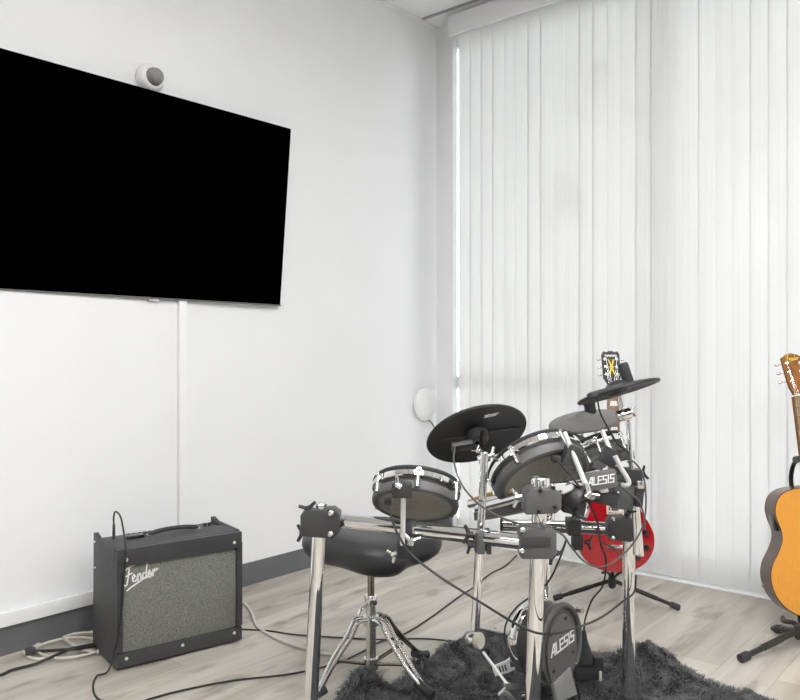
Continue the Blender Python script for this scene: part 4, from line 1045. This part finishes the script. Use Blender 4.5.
ym = MB(); ym.path([P(795.5, 460, 3.10), P(796, 459, 3.03), P(799, 459, 2.98)], .012, seg=12); ym.build('yoke', M['rubber'], gs)
cr_ = MB(); 
for s_ in (-1, 1): cr_.path([jb_ + U_ * .0, P(806 + s_ * 12, 623, 2.93), P(810 + s_ * 26, 621, 2.90), P(810 + s_ * 27, 618, 2.80)], .009, seg=10)
cr_.build('cradle', M['rubber'], gs)

# electric guitar
EGD = 3.30
be = math.radians(5)
ve = (U_ * math.cos(be) + F_ * math.sin(be)); le = math.radians(-.8); 
ve = (ve * math.cos(le) - R_ * math.sin(le) * -1 * 0 + R_ * 0).normalized(); ue = R_.copy(); we = ue.cross(ve).normalized()
if we.dot(-F_) < 0: we = -we
oe = P(617, 572, 3.24)
def E(u, v, w_=0): return oe + ue * u + ve * v + we * w_
NL = .780
eg = thing('electric_guitar', Vector((oe.x, oe.y, oe.z - .02)), 'cherry red electric guitar on a stand behind the right post of the kit', 'guitar')
ol = [(0, 0), (.07, .008), (.125, .042), (.155, .095), (.158, .15), (.138, .20), (.112, .24), (.104, .275), (.118, .315), (.130, .350), (.118, .372), (.094, .350), (.070, .318), (.045, .320), (.030, .350), (.0, .36), (-.035, .395), (-.08, .415), (-.12, .39), (-.132, .345), (-.118, .30), (-.104, .262), (-.115, .23), (-.142, .19), (-.158, .14), (-.150, .085), (-.118, .038), (-.065, .008)]
outl = spline2(ol, 5)
eb = MB().prism(outl, E(0, 0, 0), ue, ve, we, -.045, 0, .005).build('body', M['red'], eg, ang=40)
MB().prism([(-.026, .28), (.026, .28), (.021, NL), (-.021, NL)], E(0, 0, 0), ue, ve, we, -.018, .004, .003).build('neck', M['fret'], eg)
fb = MB().prism([(-.028, .27), (.028, .27), (.0215, NL), (-.0215, NL)], E(0, 0, 0), ue, ve, we, .004, .010, .001).build('fretboard', M['fret'], eg)
fi = MB(); fm = MB(); sl_ = NL - .175
for i in range(1, 22):
    va, vb = NL - sl_ * (1 - 2 ** (-(i - 1) / 12)), NL - sl_ * (1 - 2 ** (-i / 12))
    MB().box(E(0, vb, .0105), (.043 + (NL - vb) * .024, .0022, .002), (ue, ve, we)).build('fret', M['chrome2'], fb)
    hh = (vb - va) * -.34
    if i in (3, 5, 7, 9, 12, 15, 17, 19): MB().prism([(-.016, (va + vb) / 2 - hh), (.016, (va + vb) / 2 - hh), (.013, (va + vb) / 2 + hh), (-.013, (va + vb) / 2 + hh)], E(0, 0, 0), ue, ve, we, .010, .0108).build('inlay', M['print'], fb)
for v in (.255, .19): 
    pu = MB().box(E(0, v, .005), (.078, .036, .012), (ue, ve, we), .003).build('pickup', M['ivory'], eg)
    MB().box(E(0, v, .0115), (.066, .026, .004), (ue, ve, we), .002).build('pickup_cover', M['chrome'], pu)
MB().box(E(0, .145, .006), (.080, .014, .012), (ue, ve, we), .003).build('bridge', M['chrome'], eg)
MB().box(E(0, .105, .006), (.084, .014, .012), (ue, ve, we), .003).build('tailpiece', M['chrome'], eg)
for u, v in ((.122, .160), (.124, .100), (.080, .120), (.085, .060)):
    MB().lathe([(0, 0), (.014, 0), (.012, .012), (0, .013)], E(u, v, 0), we, 18).build('control_knob', M['blackgloss'], eg)
    
he = E(0, NL + .003, .004); hnv = (ve * math.cos(.2) - we * math.sin(.2)) * .85; hwv = we * math.cos(.2) + ve * math.sin(.2)
hse = MB().prism([(-.020, -.002), (.020, -.002), (.036, .030), (.038, .150), (.030, .168), (.016, .160), (.008, .170), (0, .166), (-.008, .170), (-.016, .160), (-.030, .168), (-.038, .150), (-.036, .030)], he, ue, hnv, hwv, -.014, .002, .0015).build('headstock', M['rubber'], eg)
em = MB(); eo = he + hnv * .085 + hwv * .0022
em.prism([(-.016, -.045), (.016, -.045), (.018, .045), (-.018, .045)], he + hnv * .085 + hwv * .0018, ue, hnv, hwv, 0, .0006)
em.build('emblem_ground', mat('olive_ink', (.05, .055, .01), .5, noise_amt=.05), hse)
em = MB(); em.stroke([(-.010, .036), (.010, -.036)], .006, eo, ue, hnv, hwv); em.stroke([(.010, .036), (-.010, -.036)], .006, eo, ue, hnv, hwv); em.stroke([(-.008, 0), (.008, 0)], .006, eo, ue, hnv, hwv)
em.build('emblem', M['gold'], hse)
lg2 = MB(); 
for i in range(8): lg2.lathe([(.0018, 0), (.0042, 0), (.0042, .0008), (.0018, .0008)], he + hnv * (.142 + .003 * (i % 2 == 0)) + ue * (-.022 + i * .0063) + hwv * .002, hwv, 10)
lg2.build('logo', M['print'], hse, label='small pale script lettering')
for i, v in enumerate((.045, .085, .125)):
    for s_ in (-1, 1):
        tp = MB(); x = s_ * .024
        tp.lathe([(0, 0), (.008, 0), (.007, .003), (.003, .004), (.003, .014), (0, .014)], he + ue * x + hnv * v + hwv * .002, hwv, 12)
        tp.tube(he + ue * (s_ * .034) + hnv * v - hwv * .007, he + ue * (s_ * .046) + hnv * v - hwv * .007, .0025, seg=8)
        tp = tp.build('tuning_peg', M['chrome'], eg)
        MB().sphere(he + ue * (s_ * .051) + hnv * v - hwv * .007, .008, (ue, hnv, hwv), (1.0, .8, .6), 12, 8).build('button', M['chrome2'], tp)
sm = MB()
for i in range(6):
    u0 = -.018 + i * .0072; u1 = -.026 + i * .0104; s_ = -1 if i < 3 else 1; k_ = (i if i < 3 else 5 - i); v = (.045, .085, .125)[k_]
    sm.path([E(u1, .145, .014), E(u0, NL, .013)], .0006, seg=5, sub=1); sm.path([E(u0, NL, .013), he + ue * (s_ * .024) + hnv * v + hwv * .010], .0006, seg=5, sub=1)
sm.build('strings', M['chrome2'], eg)
jg = P(612, 580, 3.36)
gs2 = gstand(Vector((jg.x, jg.y, 0)), 'guitar_stand', 'dark tripod guitar stand under the red electric guitar', (FP(558, 597, .018), FP(675, 606, .018), FP(618, 570, .018)), jg.z,
             [jg, P(614, 540, 3.42), P(613, 480, 3.48), P(613, 440, 3.46), P(613, 432, 3.42)], .009, m='stand')
ym = MB(); ym.path([E(-.045, .52, .02), E(-.045, .52, -.035), E(-.02, .52, -.05), E(.02, .52, -.05), E(.045, .52, -.035), E(.045, .52, .02)], .008, seg=10); ym.build('yoke', M['rubber'], gs2)
cr_ = MB()
for s_ in (-1, 1): cr_.path([jg, E(s_ * .025, -.012, -.05), E(s_ * .055, -.006, -.02), E(s_ * .055, -.000, .015)], .006, seg=10)
cr_.build('cradle', M['rubber'], gs2)
